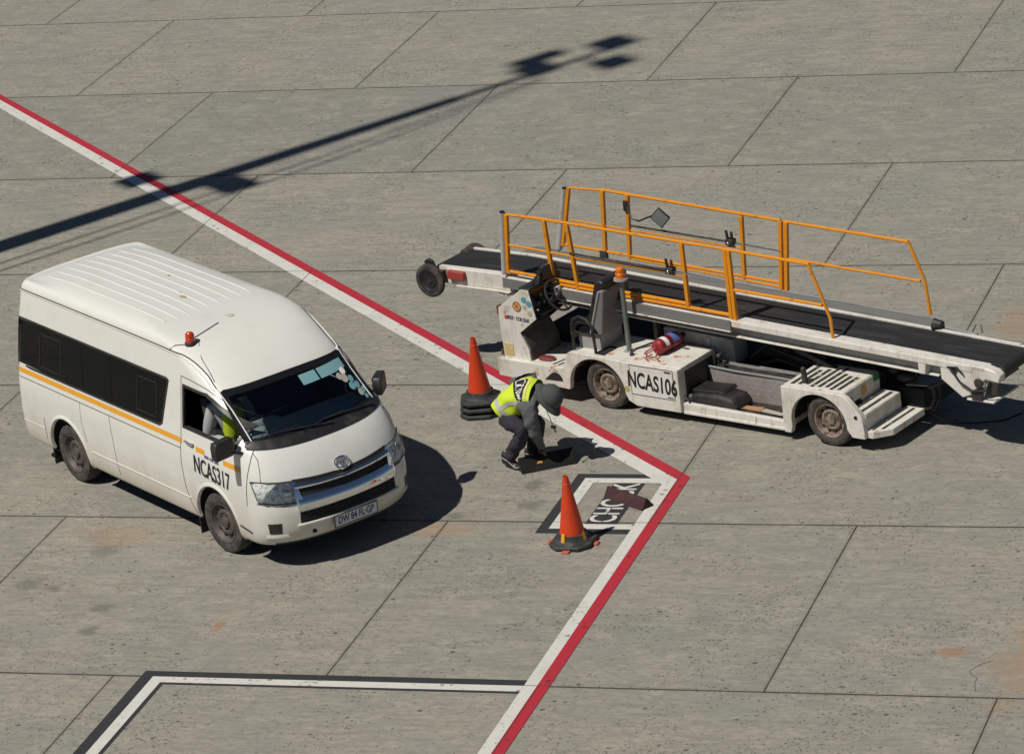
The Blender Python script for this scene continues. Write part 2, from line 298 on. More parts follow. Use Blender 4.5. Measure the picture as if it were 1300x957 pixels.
# ------------------------------------------------------------------ mesh helpers
class MB:
    def __init__(s): s.v = []; s.f = []; s.m = []; s.X = Matrix.Identity(4)
    def add(s, vs, fs, mi=0):
        o = len(s.v); s.v += [tuple(s.X @ Vector(p)) for p in vs]
        s.f += [tuple(i+o for i in f) for f in fs]; s.m += [mi]*len(fs); return s
    def box(s, x0, x1, y0, y1, z0, z1, mi=0):
        return s.add([(x0, y0, z0), (x1, y0, z0), (x1, y1, z0), (x0, y1, z0), (x0, y0, z1), (x1, y0, z1), (x1, y1, z1), (x0, y1, z1)],
                     [(0, 3, 2, 1), (4, 5, 6, 7), (0, 1, 5, 4), (1, 2, 6, 5), (2, 3, 7, 6), (3, 0, 4, 7)], mi)
    def bar(s, a, b, w, h=None, up=(0, 0, 1), mi=0):           # square section bar a->b
        a = Vector(a); b = Vector(b); h = h or w; d = (b-a).normalized(); u = Vector(up)
        if abs(d.dot(u)) > 0.99: u = Vector((1, 0, 0))
        r = d.cross(u).normalized(); u = r.cross(d)
        P = [p + r*sx*w/2 + u*sz*h/2 for p in (a, b) for sx, sz in ((-1, -1), (1, -1), (1, 1), (-1, 1))]
        return s.add(P, [(0, 1, 2, 3), (7, 6, 5, 4), (0, 4, 5, 1), (1, 5, 6, 2), (2, 6, 7, 3), (3, 7, 4, 0)], mi)
    def prism(s, prof, axis, a0, a1, mi=0):                     # prof: 2D polygon; axis 'y': (x,z), 'x': (y,z), 'z': (x,y)
        def P(p, a): return {'y': (p[0], a, p[1]), 'x': (a, p[0], p[1]), 'z': (p[0], p[1], a)}[axis]
        n = len(prof); vs = [P(p, a0) for p in prof] + [P(p, a1) for p in prof]
        fs = [tuple(range(n)), tuple(range(2*n-1, n-1, -1))] + [(i, i+n, (i+1) % n + n, (i+1) % n) for i in range(n)]
        return s.add(vs, fs, mi)
    def cyl(s, a, b, r, r2=None, n=20, mi=0, caps=True):
        a = Vector(a); b = Vector(b); r2 = r if r2 is None else r2; d = (b-a).normalized()
        t = Vector((0, 0, 1)) if abs(d.z) < 0.9 else Vector((1, 0, 0)); p = d.cross(t).normalized(); q = d.cross(p)
        vs = [c + (p*math.cos(2*PI*i/n) + q*math.sin(2*PI*i/n))*rr for c, rr in ((a, r), (b, r2)) for i in range(n)]
        fs = [(i, (i+1) % n, (i+1) % n+n, i+n) for i in range(n)]
        if caps: fs += [tuple(range(n-1, -1, -1)), tuple(range(n, 2*n))]
        return s.add(vs, fs, mi)
    def tube(s, pts, r, n=10, mi=0, caps=True):
        pts = [Vector(p) for p in pts]; N = len(pts); vs = []; pr = None
        rs = r if isinstance(r, (list, tuple)) else [r]*N
        for i, p in enumerate(pts):
            d = (pts[min(i+1, N-1)] - pts[max(i-1, 0)]).normalized()
            if pr is None:
                t = Vector((0, 0, 1)) if abs(d.z) < 0.9 else Vector((1, 0, 0)); pr = d.cross(t).normalized()
            else: pr = (pr - d*pr.dot(d)).normalized()
            q = d.cross(pr)
            vs += [p + (pr*math.cos(2*PI*k/n) + q*math.sin(2*PI*k/n))*rs[i] for k in range(n)]
        fs = [(i*n+k, i*n+(k+1) % n, (i+1)*n+(k+1) % n, (i+1)*n+k) for i in range(N-1) for k in range(n)]
        if caps: fs += [tuple(range(n-1, -1, -1)), tuple(range((N-1)*n, N*n))]
        return s.add(vs, fs, mi)
    def lathe(s, prof, c=(0, 0, 0), axis='z', n=32, mi=0, closed=False):   # prof: (r, h)
        c = Vector(c); vs = []
        for r, h in prof:
            for k in range(n):
                a = 2*PI*k/n; x, y = r*math.cos(a), r*math.sin(a)
                vs.append(c + Vector({'z': (x, y, h), 'y': (x, h, y), 'x': (h, x, y)}[axis]))
        m_ = len(prof); rng = range(m_ if closed else m_-1)
        fs = [(i*n+k, i*n+(k+1) % n, ((i+1) % m_)*n+(k+1) % n, ((i+1) % m_)*n+k) for i in rng for k in range(n)]
        return s.add(vs, fs, mi)
    def sphere(s, c, r, n=16, mm=10, mi=0, rot=None):
        c = Vector(c); r = Vector((r, r, r)) if isinstance(r, (int, float)) else Vector(r); vs = []
        for j in range(mm+1):
            th = PI*j/mm
            for k in range(n):
                p = Vector((math.sin(th)*math.cos(2*PI*k/n)*r.x, math.sin(th)*math.sin(2*PI*k/n)*r.y, math.cos(th)*r.z))
                if rot: p = rot @ p
                vs.append(c+p)
        return s.add(vs, [(j*n+k, (j+1)*n+k, (j+1)*n+(k+1) % n, j*n+(k+1) % n) for j in range(mm) for k in range(n)], mi)
    def grid(s, fn, us, vs_, mi=0, flip=False):
        P = [fn(u, v) for u in us for v in vs_]; nv = len(vs_)
        fs = []
        for i in range(len(us)-1):
            for j in range(nv-1):
                q = (i*nv+j, (i+1)*nv+j, (i+1)*nv+j+1, i*nv+j+1); fs.append(q[::-1] if flip else q)
        return s.add(P, fs, mi)
    def text(s, body, size, X, mi=0, sx=1.0, off=0.0, thick=0.0015, align='CENTER', sp=1.0):   # flat lettering: X maps local XY to place
        cu = bpy.data.curves.new('lettering', 'FONT'); cu.body = body; cu.size = size; cu.align_x = align; cu.align_y = 'CENTER'
        cu.extrude = thick; cu.offset = off; cu.space_character = sp; cu.resolution_u = 4
        o = bpy.data.objects.new('lettering', cu); COL.objects.link(o)
        dg = bpy.context.evaluated_depsgraph_get(); me = bpy.data.meshes.new_from_object(o.evaluated_get(dg))
        vs = [X @ Vector((v.co.x*sx, v.co.y, v.co.z)) for v in me.vertices]
        s.add(vs, [tuple(p.vertices) for p in me.polygons], mi)
        bpy.data.objects.remove(o); bpy.data.curves.remove(cu); bpy.data.meshes.remove(me); return s
    def build(s, name, mats, parent=None, smooth=35, bevel=0.0, bseg=2, recalc=True):
        me = bpy.data.meshes.new(name); me.from_pydata(s.v, [], s.f)
        mats = mats if isinstance(mats, (list, tuple)) else [mats]
        for x in mats: me.materials.append(x)
        for p, i in zip(me.polygons, s.m): p.material_index = i
        bm = bmesh.new(); bm.from_mesh(me)
        bmesh.ops.remove_doubles(bm, verts=bm.verts, dist=1e-5)
        bmesh.ops.dissolve_degenerate(bm, dist=1e-6, edges=bm.edges)
        if recalc: bmesh.ops.recalc_face_normals(bm, faces=bm.faces)
        bm.to_mesh(me); bm.free()
        if smooth:
            for p in me.polygons: p.use_smooth = True
            me.set_sharp_from_angle(angle=R(smooth))
        o = bpy.data.objects.new(name, me); COL.objects.link(o)
        if parent: o.parent = parent
        if bevel:
            bv = o.modifiers.new('bevel', 'BEVEL'); bv.width = bevel; bv.segments = bseg; bv.limit_method = 'ANGLE'; bv.angle_limit = R(40)
        return o
def empty(name, loc, rz=0, parent=None):
    o = bpy.data.objects.new(name, None); COL.objects.link(o); o.location = loc; o.rotation_euler = (0, 0, rz)
    o.empty_display_size = 0.3
    if parent: o.parent = parent
    return o
def tag(o, label=None, cat=None, group=None, kind=None):
    for k, v in (('label', label), ('category', cat), ('group', group), ('kind', kind)):
        if v: o[k] = v
    return o
def copy_tree(o, parent=None):
    c = o.copy(); COL.objects.link(c)
    if parent: c.parent = parent
    for ch in list(o.children): copy_tree(ch, c)
    return c
def frame(o, x, y):                                   # matrix: local X along x, local Y along y, origin o
    x = Vector(x).normalized(); y = Vector(y); y = (y - x*y.dot(x)).normalized(); z = x.cross(y); o = Vector(o)
    return Matrix(((x.x, y.x, z.x, o.x), (x.y, y.y, z.y, o.y), (x.z, y.z, z.z, o.z), (0, 0, 0, 1)))
def lin(a, b, n): return [a+(b-a)*i/(n-1) for i in range(n)]

# ------------------------------------------------------------------ apron and markings
g = MB().add([(-400, -300, 0), (400, -300, 0), (400, 600, 0), (-400, 600, 0)], [(0, 1, 2, 3)])
tag(g.build('apron_ground', CONC, smooth=0), kind='structure')
def band(name, A, B, mat, z, kind='structure'):       # strip between two polylines
    n = len(A); mb = MB(); mb.add([(x, y, z) for x, y in A]+[(x, y, z) for x, y in B], [(i, i+1, i+1+n, i+n) for i in range(n-1)])
    return tag(mb.build(name, mat, smooth=0), kind=kind)
d1 = Vector((0.318+14.331, 3.134-17.365)).normalized()*12
OUT = [(-14.331-d1.x, 17.365-d1.y), (0.318, 3.134), (0.318, -9)]
MID = [(-14.213-d1.x, 17.109-d1.y), (0.192, 3.062), (0.190, -9)]
INN = [(-14.010-d1.x, 16.70-d1.y), (0.062, 2.93), (0.062, -9)]
band('red_boundary_line', OUT, MID, LR_, 0.006)
band('white_boundary_line', MID, INN, LW_, 0.006)
def rectline(name, mat, z, x0, x1, y0, y1, t, sides='LRTB'):
    mb = MB()
    if 'B' in sides: mb.add([(x0, y0, z), (x1, y0, z), (x1, y0+t, z), (x0, y0+t, z)], [(0, 1, 2, 3)])
    if 'T' in sides: mb.add([(x0, y1-t, z), (x1, y1-t, z), (x1, y1, z), (x0, y1, z)], [(0, 1, 2, 3)])
    if 'L' in sides: mb.add([(x0, y0+t, z), (x0+t, y0+t, z), (x0+t, y1-t, z), (x0, y1-t, z)], [(0, 1, 2, 3)])
    return tag(mb.build(name, mat, smooth=0), kind='structure')
def chockbox():
    # black border, white frame, black panel
    mb = MB(); z = 0.003
    mb.add([(-0.945, 1.645, z), (0.06, 1.645, z), (0.06, 1.76, z), (-0.83, 1.76, z), (-0.83, 3.085, z), (-0.02, 3.085, z), (-0.14, 3.20, z), (-0.945, 3.20, z)], [(0, 1, 2, 3), (0, 3, 4, 7), (4, 5, 6, 7)])
    tag(mb.build('black_box_border', LB_, smooth=0), kind='structure')
    rectline('white_box_marking', LW_, 0.0045, -0.83, 0.06, 1.76, 3.085, 0.125, 'LTB')
    mb = MB().add([(-0.475, 1.89, z), (-0.13, 1.89, z), (-0.13, 2.955, z), (-0.475, 2.955, z)], [(0, 1, 2, 3)])
    tag(mb.build('black_lettering_panel', LB_, smooth=0), kind='structure')
    mb = MB(); X = frame((-0.302, 2.43, 0.0065), (0, 1, 0), (-1, 0, 0))
    mb.text('CHOCK', 0.405, X, sx=0.70, off=0.005, thick=0.0008, sp=1.0)
    tag(mb.build('chock_lettering', LW_, smooth=0), kind='structure')
    mb = MB()
    mb.add([(-0.31, 1.93, .0085), (-0.298, 1.93, .0085), (-0.298, 2.30, .0085), (-0.31, 2.30, .0085)], [(0, 1, 2, 3)])
    tag(mb.build('stencil_gap', LB_, smooth=0), kind='structure')
    # second, larger box at the lower edge of the view
    mb = MB()
    mb.add([(-3.90, -5.2, z), (-3.77, -5.2, z), (-3.77, -1.885, z), (0.06, -1.885, z), (0.06, -1.765, z), (-3.90, -1.765, z)], [(0, 1, 2, 5), (2, 3, 4, 5)])
    mb.add([(-3.64, -5.2, z), (-3.60, -5.2, z), (-3.60, -2.05, z), (-3.64, -2.01, z)], [(0, 1, 2, 3)])
    mb.add([(-3.64, -2.01, z), (-3.60, -2.05, z), (0.06, -2.05, z), (0.06, -2.01, z)], [(0, 1, 2, 3)])
    tag(mb.build('black_box_border', LB_, smooth=0), kind='structure')
    rectline('white_box_marking', LW_, 0.0045, -3.77, 0.06, -5.2, -1.885, 0.125, 'LT')
    # crack
    mb = MB(); P = [(4.42, -1.10), (4.31, -1.20), (4.24, -1.33), (4.27, -1.42), (4.34, -1.48), (4.34, -1.60), (4.38, -1.75)]
    for a, b in zip(P, P[1:]): mb.bar((*a, 0.002), (*b, 0.002), 0.004, 0.002)
    tag(mb.build('concrete_crack', SEAM, smooth=0), kind='structure')
chockbox()
# ------------------------------------------------------------------ minibus
VYAW = R(-36.078)
van = empty('minibus', (-3.631, 1.780, 0), VYAW)
tag(van, 'white high-roof minibus with orange side stripe and amber roof beacon', 'minibus')
ROWS=[(.26,.86,.98,-4.16),(.30,.90,1.08,-4.22),(.42,.925,1.15,-4.25),(.60,.935,1.165,-4.25),(.72,.937,1.155,-4.24),(.90,.937,1.11,-4.22),(1.02,.930,1.06,-4.21),(1.12,.918,1.0,-4.20),(1.22,.905,.92,-4.19),(1.32,.893,.81,-4.18),(1.55,.866,.53,-4.15),(1.80,.834,.23,-4.11),(1.88,.823,.12,-4.09),(1.97,.811,-.03,-4.07),(2.06,.798,-.22,-4.05),(2.12,.785,-.40,-4.03),(2.165,.755,-.60,-4.00),(2.195,.70,-.84,-3.96),(2.218,.62,-1.1,-3.91),(2.236,.50,-1.4,-3.85),(2.247,.30,-1.75,-3.76),(2.252,.02,-2.0,-3.6)]
def interp(l,c):
    n=len(ROWS)-1;i=min(max(int(l),0),n-1);t=l-i
    P=[ROWS[min(max(i+k,0),n)][c] for k in (-1,0,1,2)]
    # catmull with clamp
    m1=(P[2]-P[0])/2;m2=(P[3]-P[1])/2;d=P[2]-P[1]
    def lim(m): 
        if m*d<=0: return 0
        return math.copysign(min(abs(m),3*abs(d)),d)
    m1=lim(m1);m2=lim(m2)
    return (2*t**3-3*t*t+1)*P[1]+(t**3-2*t*t+t)*m1+(-2*t**3+3*t*t)*P[2]+(t**3-t*t)*m2
def Dn(z): 
    D=.42 if z>1.3 else .42+.10*min(1,(1.3-z)/.3)
    return D,2.6
def lev(z):
    a,b=0.,len(ROWS)-1.
    for _ in range(40):
        m=(a+b)/2
        if interp(m,0)<z:a=m
        else:b=m
    return (a+b)/2
def front(y,z):
    l=lev(z);W=interp(l,1);F=interp(l,2);D,n=Dn(z);r=min(abs(y)/W,1)
    return F-D+D*(1-r**n)**(1/n)
def side(x,z):
    l=lev(z);W=interp(l,1);F=interp(l,2);D,n=Dn(z);e=(x-F+D)/D
    if e<=0: return W
    return W*max(0,1-min(e,1)**n)**(1/n)
NL = len(ROWS)-1
def lvq(l):
    z, W, F, B = (interp(l, k) for k in range(4)); D, n = Dn(z); return z, W, F, B, D, n
_lc = {}
def levc(z):
    k = round(z, 4)
    if k not in _lc: _lc[k] = lev(k)
    return _lc[k]
def fpt(y, z):
    l = levc(z); zz, W, F, B, D, n = lvq(l); r = min(abs(y)/W, 1); return Vector((F-D+D*(1-r**n)**(1/n), y, z))
def spt(x, z, s=-1):
    l = levc(z); zz, W, F, B, D, n = lvq(l); e = (x-F+D)/D
    yy = W if e <= 0 else W*max(0, 1-min(e, 1)**n)**(1/n)
    eb = (B+.2-x)/.2
    if eb > 0: yy = W*max(0, 1-min(eb, 1)**3)**(1/3)
    return Vector((x, s*yy, z))
def fof(y, z, off=0.0):
    p = fpt(y, z); h = 0.004
    n = (fpt(y+h, z)-fpt(y-h, z)).cross(fpt(y, z+h)-fpt(y, z-h)).normalized()
    if n.x < 0: n = -n
    return p + n*off
def sof(x, z, off=0.0, s=-1):
    p = spt(x, z, s); h = 0.004
    n = (spt(x+h, z, s)-spt(x-h, z, s)).cross(spt(x, z+h, s)-spt(x, z-h, s)).normalized()
    if n.y*s < 0: n = -n
    return p + n*off
def outline(l, inset=0.0):
    z, W, F, B, D, n = lvq(l); W = max(W-inset, 0.01); F -= inset; B += inset
    if inset > 0 and z > 2.0: z -= inset
    pts = []
    Db = .2
    for i in range(9): pts.append((B+Db-Db*(1-(i/8*.93)**3)**(1/3), W*(i/8*.93)))
    for i in range(1, 8):
        a = .93+(1-.93)*math.sin(i/7*PI/2); pts.append((B+Db-Db*max(0, 1-a**3)**(1/3), W*a))
    xs, xe = B+Db, F-D
    ns = 170
    for i in range(1, ns+1): pts.append((xs+(xe-xs)*i/ns, W))
    for i in range(1, 47):
        ph = PI/2*(1-i/46); s_ = math.sin(ph); c_ = math.cos(ph)
        pts.append((F-D+D*c_**(2/n), W*s_**(2/n)))
    return z, pts
def smooth(a, b, x): t = min(max((x-a)/(b-a), 0), 1); return t*t*(3-2*t)
def inpoly(x, y, P):
    c = False; j = len(P)-1
    for i in range(len(P)):
        if (P[i][1] > y) != (P[j][1] > y) and x < (P[j][0]-P[i][0])*(y-P[i][1])/(P[j][1]-P[i][1])+P[i][0]: c = not c
        j = i
    return c
AX = (0.0, -3.11)
DWIN = [(-.50, 1.305), (-.46, 1.752), (-.02, 1.745), (.08, 1.700), (.52, 1.47), (.50, 1.300)]           # front door window
DWINS = [(-.515, 1.29), (-.475, 1.77), (-.02, 1.765), (.09, 1.715), (.555, 1.475), (.52, 1.285)]
BWIN = [(-4.07, 1.19), (-4.09, 1.215), (-3.99, 1.735), (-3.95, 1.76), (-.80, 1.767), (-.755, 1.745), (-.93, 1.235), (-.99, 1.20)]
WSZ = (1.36, 1.765)
def wsy(z): return .805-.075*(z-1.30)/.5                                        # half width of windscreen at z
def build_shell(inset, mats, name, parent, zmin):
    ls = []
    l = 0.0
    zs = [interp(0, 0)]
    # levels by arc spacing
    cur = 0.0
    while cur < NL:
        ls.append(cur); step = 0.002; z0, W0, F0, B0 = (interp(cur, k) for k in range(4)); nx = cur
        while nx < NL:
            nx += step; z1, W1, F1, B1 = (interp(nx, k) for k in range(4))
            if max(abs(z1-z0), abs(W1-W0), abs(F1-F0)*.5) > .017: break
        cur = nx
    ls.append(NL)
    ls = [l for l in ls if interp(l, 0) >= zmin]
    rows = []
    for l in ls:
        z, half = outline(l, inset); ring = [(x, -y) for x, y in half] + [(x, y) for x, y in half[::-1][1:-1]]
        row = []
        for x, y in ring:
            zz = z
            if z > 2.17:                                    # pressed ribs of the roof skin
                zz -= .045*smooth(-3.0, -3.95, x)*smooth(2.17, 2.22, z)
                f_ = smooth(2.18, 2.215, z)*smooth(-.85, -1.15, x)*smooth(-4.0, -3.75, x)
                ph = abs((y/.158) % 1 - .5)*2
                pass
            row.append(Vector((x, y, zz)))
        rows.append(row)
    N = len(rows[0]); vs = [p for r in rows for p in r]
    # wheel arches: pull nearby vertices on to the circle
    cut = set()
    for i, p in enumerate(vs):
        if abs(p.y) > .6 and p.z < .85:
            for ax in AX:
                ra = .405; d = Vector((p.x-ax, p.z-.345)); L = d.length
                if abs(L-ra) < .0125 and L > 0:
                    vs[i] = Vector((ax+d.x/L*ra, p.y, .345+d.y/L*ra))
    fs = []
    for r in range(len(rows)-1):
        for k in range(N):
            q = (r*N+k, r*N+(k+1) % N, (r+1)*N+(k+1) % N, (r+1)*N+k); c = (vs[q[0]]+vs[q[1]]+vs[q[2]]+vs[q[3]])/4
            if abs(c.y) > .6 and c.z < .85 and any(math.hypot(c.x-ax, c.z-.345) < .4045 for ax in AX): continue
            if c.x > -.7 and abs(c.y) > .5 and inpoly(c.x, c.z, DWIN): continue
            if WSZ[0] < c.z < WSZ[1] and abs(c.y) < wsy(c.z)-.02 and c.x > 0: continue
            fs.append(q)
    mb = MB(); mb.add(vs, fs); mb.add([vs[(len(rows)-1)*N+k] for k in range(N)], [tuple(range(N))])
    return mb.build(name, mats, parent, smooth=50)
build_shell(0, WHITE_VAN, 'body', van, 0)
build_shell(.035, TRIM, 'inner_lining', van, .5)
# underbody, wheel housings
mb = MB()
mb.box(-4.1, .95, -.70, .70, .30, .40); mb.box(-2.6, -.5, -.86, .86, .32, .40); mb.box(-4.1, -3.6, -.80, .80, .38, .44)
for ax in AX:
    for s in (-1, 1):
        P = [(ax+.43*math.cos(a), .345+.43*math.sin(a)) for a in lin(-.1, PI+.1, 20)]
        mb.grid(lambda i, y: Vector((P[int(i)][0], y, P[int(i)][1])), range(20), (s*.58, s*.895))
        mb.add([(ax, s*.58, .345)]+[(x, s*.58, z) for x, z in P], [(0, i, i+1) for i in range(1, 20)])
mb.build('underbody', DARK, van)
# wheel arch lips
for ax in AX:
    for s in (-1, 1):
        mb = MB(); A = lin(-.18, PI+.10, 36)
        def lip(i, k):
            a = A[int(i)]; r = (.400, .412, .438, .452)[k]; x, z = ax+r*math.cos(a), .345+r*math.sin(a)
            return sof(x, max(z, .27), (-.02, .012, .010, -.002)[k], s)
        mb.grid(lip, range(len(A)), range(4)); mb.build('wheel_arch_lip', WHITE_VAN, van, smooth=60)
# wheels
def wheel(parent, c, r, w_, tyre, rimm, s=-1, name='wheel', rr=.215, nholes=5, hub=BLACK):
    e = empty(name, c, 0, parent); y = w_/2
    mb = MB(); mb.lathe([(rr, -y*.7), (rr+.012, -y*.98), (rr+.04, -y*1.03), (r-.055, -y*1.04), (r-.018, -y*.93), (r-.003, -y*.7), (r, -y*.3), (r, y*.3), (r-.003, y*.7), (r-.018, y*.93), (r-.055, y*1.04), (rr+.02, y), (rr, y*.7)], axis='y', n=48)
    for k in (-.35, 0, .35): mb.lathe([(r+.0006, y*(k-.05)), (r-.006, y*k), (r+.0006, y*(k+.05))], axis='y', n=48)
    mb.build('tyre', tyre, e, smooth=30)
    mb = MB(); f_ = s
    mb.lathe([(rr+.006, f_*y*.95), (rr+.004, f_*y*.99), (rr-.010, f_*y*.93), (rr-.022, f_*y*.70), (rr-.035, f_*y*.45), (rr-.055, f_*y*.38), (rr*.62, f_*y*.62), (rr*.50, f_*y*.66), (rr*.40, f_*y*.50), (rr*.30, f_*y*.52), (rr*.28, f_*y*.75), (rr*.22, f_*y*.80), (0.001, f_*y*.80)], axis='y', n=40)
    mb.lathe([(rr+.004, f_*y*.9), (rr+.004, -f_*y*.9)], axis='y', n=40)
    for k in range(nholes*2):
        a = 2*PI*k/(nholes*2); p = Vector((math.cos(a)*rr*.74, 0, math.sin(a)*rr*.74))
        if nholes: mb.cyl(p+Vector((0, f_*y*.45, 0)), p+Vector((0, f_*y*.57, 0)), rr*.075, n=10, mi=1)
    for k in range(6):
        a = 2*PI*k/6+.3; p = Vector((math.cos(a)*rr*.40, 0, math.sin(a)*rr*.40)); mb.cyl(p+Vector((0, f_*y*.48, 0)), p+Vector((0, f_*y*.64, 0)), .011, n=6)
    mb.build('rim', [rimm, hub], e, smooth=30)
    return e
for ax in AX:
    for s in (-1, 1):
        wv = wheel(van, (ax, s*.80, .335), .335, .195, RUBBER, RIM, s)
        if ax == 0: wv.rotation_euler = (0, 0, R(4))
# mud flaps
for ax in AX:
    for s in (-1, 1):
        MB().box(ax-.445, ax-.43, min(s*.66, s*.915), max(s*.66, s*.915), .11, .60).build('mud_flap', BLACK, van)
# rear side window bands, rounded glass patches following the body
def polypatch(P, fn, off, name, mat, parent, n=40, m_=14, thick=None):
    # fill polygon P (u,v) with columns: for each v scan u range
    vs_ = lin(min(p[1] for p in P)+1e-4, max(p[1] for p in P)-1e-4, m_); mb = MB(); rows = []
    for v in vs_:
        xs = []
        for (a, b) in zip(P, P[1:]+P[:1]):
            if (a[1]-v)*(b[1]-v) <= 0 and a[1] != b[1]: xs.append(a[0]+(b[0]-a[0])*(v-a[1])/(b[1]-a[1]))
        rows.append((min(xs), max(xs)))
    mb.grid(lambda i, k: fn(rows[i][0]+(rows[i][1]-rows[i][0])*k/(n-1), vs_[i], off), range(m_), range(n))
    return mb.build(name, mat, parent, smooth=60)
def border(P, fn, off, w_, name, mat, parent, seg=8, inward=True, closed=True):
    cx_ = sum(p[0] for p in P)/len(P); cy_ = sum(p[1] for p in P)/len(P); Q = []
    pr = list(zip(P, P[1:]+P[:1])) if closed else list(zip(P, P[1:]))
    for a, b in pr:
        for k in range(seg): Q.append((a[0]+(b[0]-a[0])*k/seg, a[1]+(b[1]-a[1])*k/seg))
    if not closed: Q.append(P[-1])
    mb = MB(); N = len(Q)
    def pt(i, k):
        p = Q[i % N]; a = Q[(i-1) % N]; b = Q[(i+1) % N]
        if not closed: a = Q[max(i-1, 0)]; b = Q[min(i+1, N-1)]
        d = Vector((b[0]-a[0], b[1]-a[1])).normalized(); nrm = Vector((-d.y, d.x))
        if (Vector((cx_, cy_))-Vector(p)).dot(nrm) < 0: nrm = -nrm
        o = (0, 0, w_, w_)[k]; h = (-.006, off, off, -.006)[k]
        return fn(p[0]+nrm.x*o, p[1]+nrm.y*o, h)
    mb.grid(pt, range(N+1) if closed else range(N), range(4)); return mb.build(name, mat, parent, smooth=40)
for s in (-1, 1):
    fn = lambda x, z, o, s=s: sof(x, z, o, s)
    gl = polypatch(BWIN, fn, .005, 'side_window_glass', TINT, van, 60, 16)
    border(BWIN, fn, .008, .022, 'window_seal', BLACK, gl, 10)
    for x0, x1 in ((-3.55, -3.05), (-1.45, -1.02)):
        border([(x0, 1.27), (x0+.05, 1.66), (x1+.03, 1.67), (x1-.02, 1.27)], fn, .009, .014, 'sliding_pane_frame', M('pane_frame', (.011, .012, .013), .3) if s < 0 and x0 < -3 else bpy.data.materials['pane_frame'], gl, 8)
    for x in (-2.62, -2.0):
        mb = MB(); mb.tube([sof(x+.02, z, .006, s) for z in lin(1.24, 1.73, 6)], .005, 6); mb.build('pane_divider', bpy.data.materials['pane_frame'], gl)
    # front door window surround
    border(DWINS, fn, .007, .030, 'door_window_frame', BLACK, van, 12)
    if s > 0: polypatch(DWIN, fn, -.004, 'door_glass', GLASS, van, 24, 10)
    # stripes
    for i, (a, b) in enumerate(((-4.15, -2.98), (-2.965, -2.10), (-2.085, -.69), (-.68, -.545), (-.27, -.10), (.27, .60))):
        zc = 1.145 if b > -1 else 1.13
        zc = {-.27: 1.115, .27: 1.095}.get(a, 1.138)
        mb = MB(); mb.grid(lambda x, z: sof(x, z, .003, s), lin(a, b, 24), (zc-.028, zc+.028)); mb.build('orange_stripe', STRIPE, van)
    # reflective pale line under stripe and pressed crease
    def line(pts, r, mat, name, off=0.0, seg=10, n=6):
        for _ in range(3):
            pts = [pts[0]]+[q for a, b in zip(pts, pts[1:]) for q in ((a[0]*.75+b[0]*.25, a[1]*.75+b[1]*.25), (a[0]*.25+b[0]*.75, a[1]*.25+b[1]*.75))]+[pts[-1]]
        seg = 2; mb = MB(); Q = []
        for a, b in zip(pts, pts[1:]):
            for k in range(seg): Q.append((a[0]+(b[0]-a[0])*k/seg, a[1]+(b[1]-a[1])*k/seg))
        Q.append(pts[-1]); mb.tube([sof(x, z, off, s) for x, z in Q], r, n); return mb.build(name, mat, van)
    line([(-4.12, 1.055), (-.58, 1.050)], .0045, SEAM, 'body_seam')
    line([(-4.02, 2.078), (-3.0, 2.082), (-.62, 2.085), (-.40, 2.05), (-.12, 1.93), (.06, 1.80)], .0075, SEAM, 'roof_seam', .001, 16)
    line([(-4.02, 2.064), (-3.0, 2.068), (-.62, 2.070), (-.42, 2.035), (-.14, 1.915), (.05, 1.785)], .010, WHITE_VAN, 'roof_gutter', 0, 16, 8)
    line([(-.50, 1.85), (-.545, 1.30), (-.58, 1.05), (-.60, .78), (-.56, .50), (-.46, .32)], .0045, SEAM, 'door_seam')
    line([(-.50, 1.85), (-.12, 1.835), (.10, 1.745), (.55, 1.52), (.66, 1.38), (.72, 1.20), (.70, 1.0), (.66, .72)], .0045, SEAM, 'door_seam')
    line([(-2.07, 1.05), (-2.05, .80), (-2.04, .36)], .0035, SEAM, 'body_seam')
    line([(-2.70, 1.05), (-2.72, .80), (-2.66, .60)], .003, SEAM, 'body_seam')
    line([(-2.60, .50), (-.50, .50)], .012, WHITE_VAN, 'sill_moulding', -.004, 30, 8)
    line([(-4.10, .52), (-3.62, .52)], .010, WHITE_VAN, 'sill_moulding', -.004, 8, 8)
    line([(-3.60, .66), (-3.62, .40)], .004, SEAM, 'bumper_seam')
    line([(.44, .44), (.66, .41)], .010, BLACK, 'bumper_seam')
    # a-pillar strip beside windscreen
    mb = MB(); mb.tube([sof(x, z, .004, s) for x, z in [(.06, 1.80), (.30, 1.62), (.50, 1.46), (.66, 1.33)]], .008, 8); mb.build('pillar_moulding', WHITE_VAN, van)
    # tail lamp
    mb = MB(); mb.grid(lambda x, z: sof(x, z, .010, s), lin(-4.20, -4.13, 5), lin(.72, 1.14, 6)); mb.build('tail_lamp', REDBOX, van)
    # door handle
    c = sof(-.40, 1.155, .02, s); mb = MB(); mb.tube([sof(-.47, 1.16, .008, s), sof(-.45, 1.16, .028, s), sof(-.33, 1.15, .03, s), sof(-.31, 1.148, .008, s)], .013, 8); mb.build('door_handle', CHROME, van)
    mb = MB(); mb.grid(lambda x, z: sof(x, z, .002, s), (-.47, -.31), (1.12, 1.145)); mb.build('handle_recess', SEAM, van)
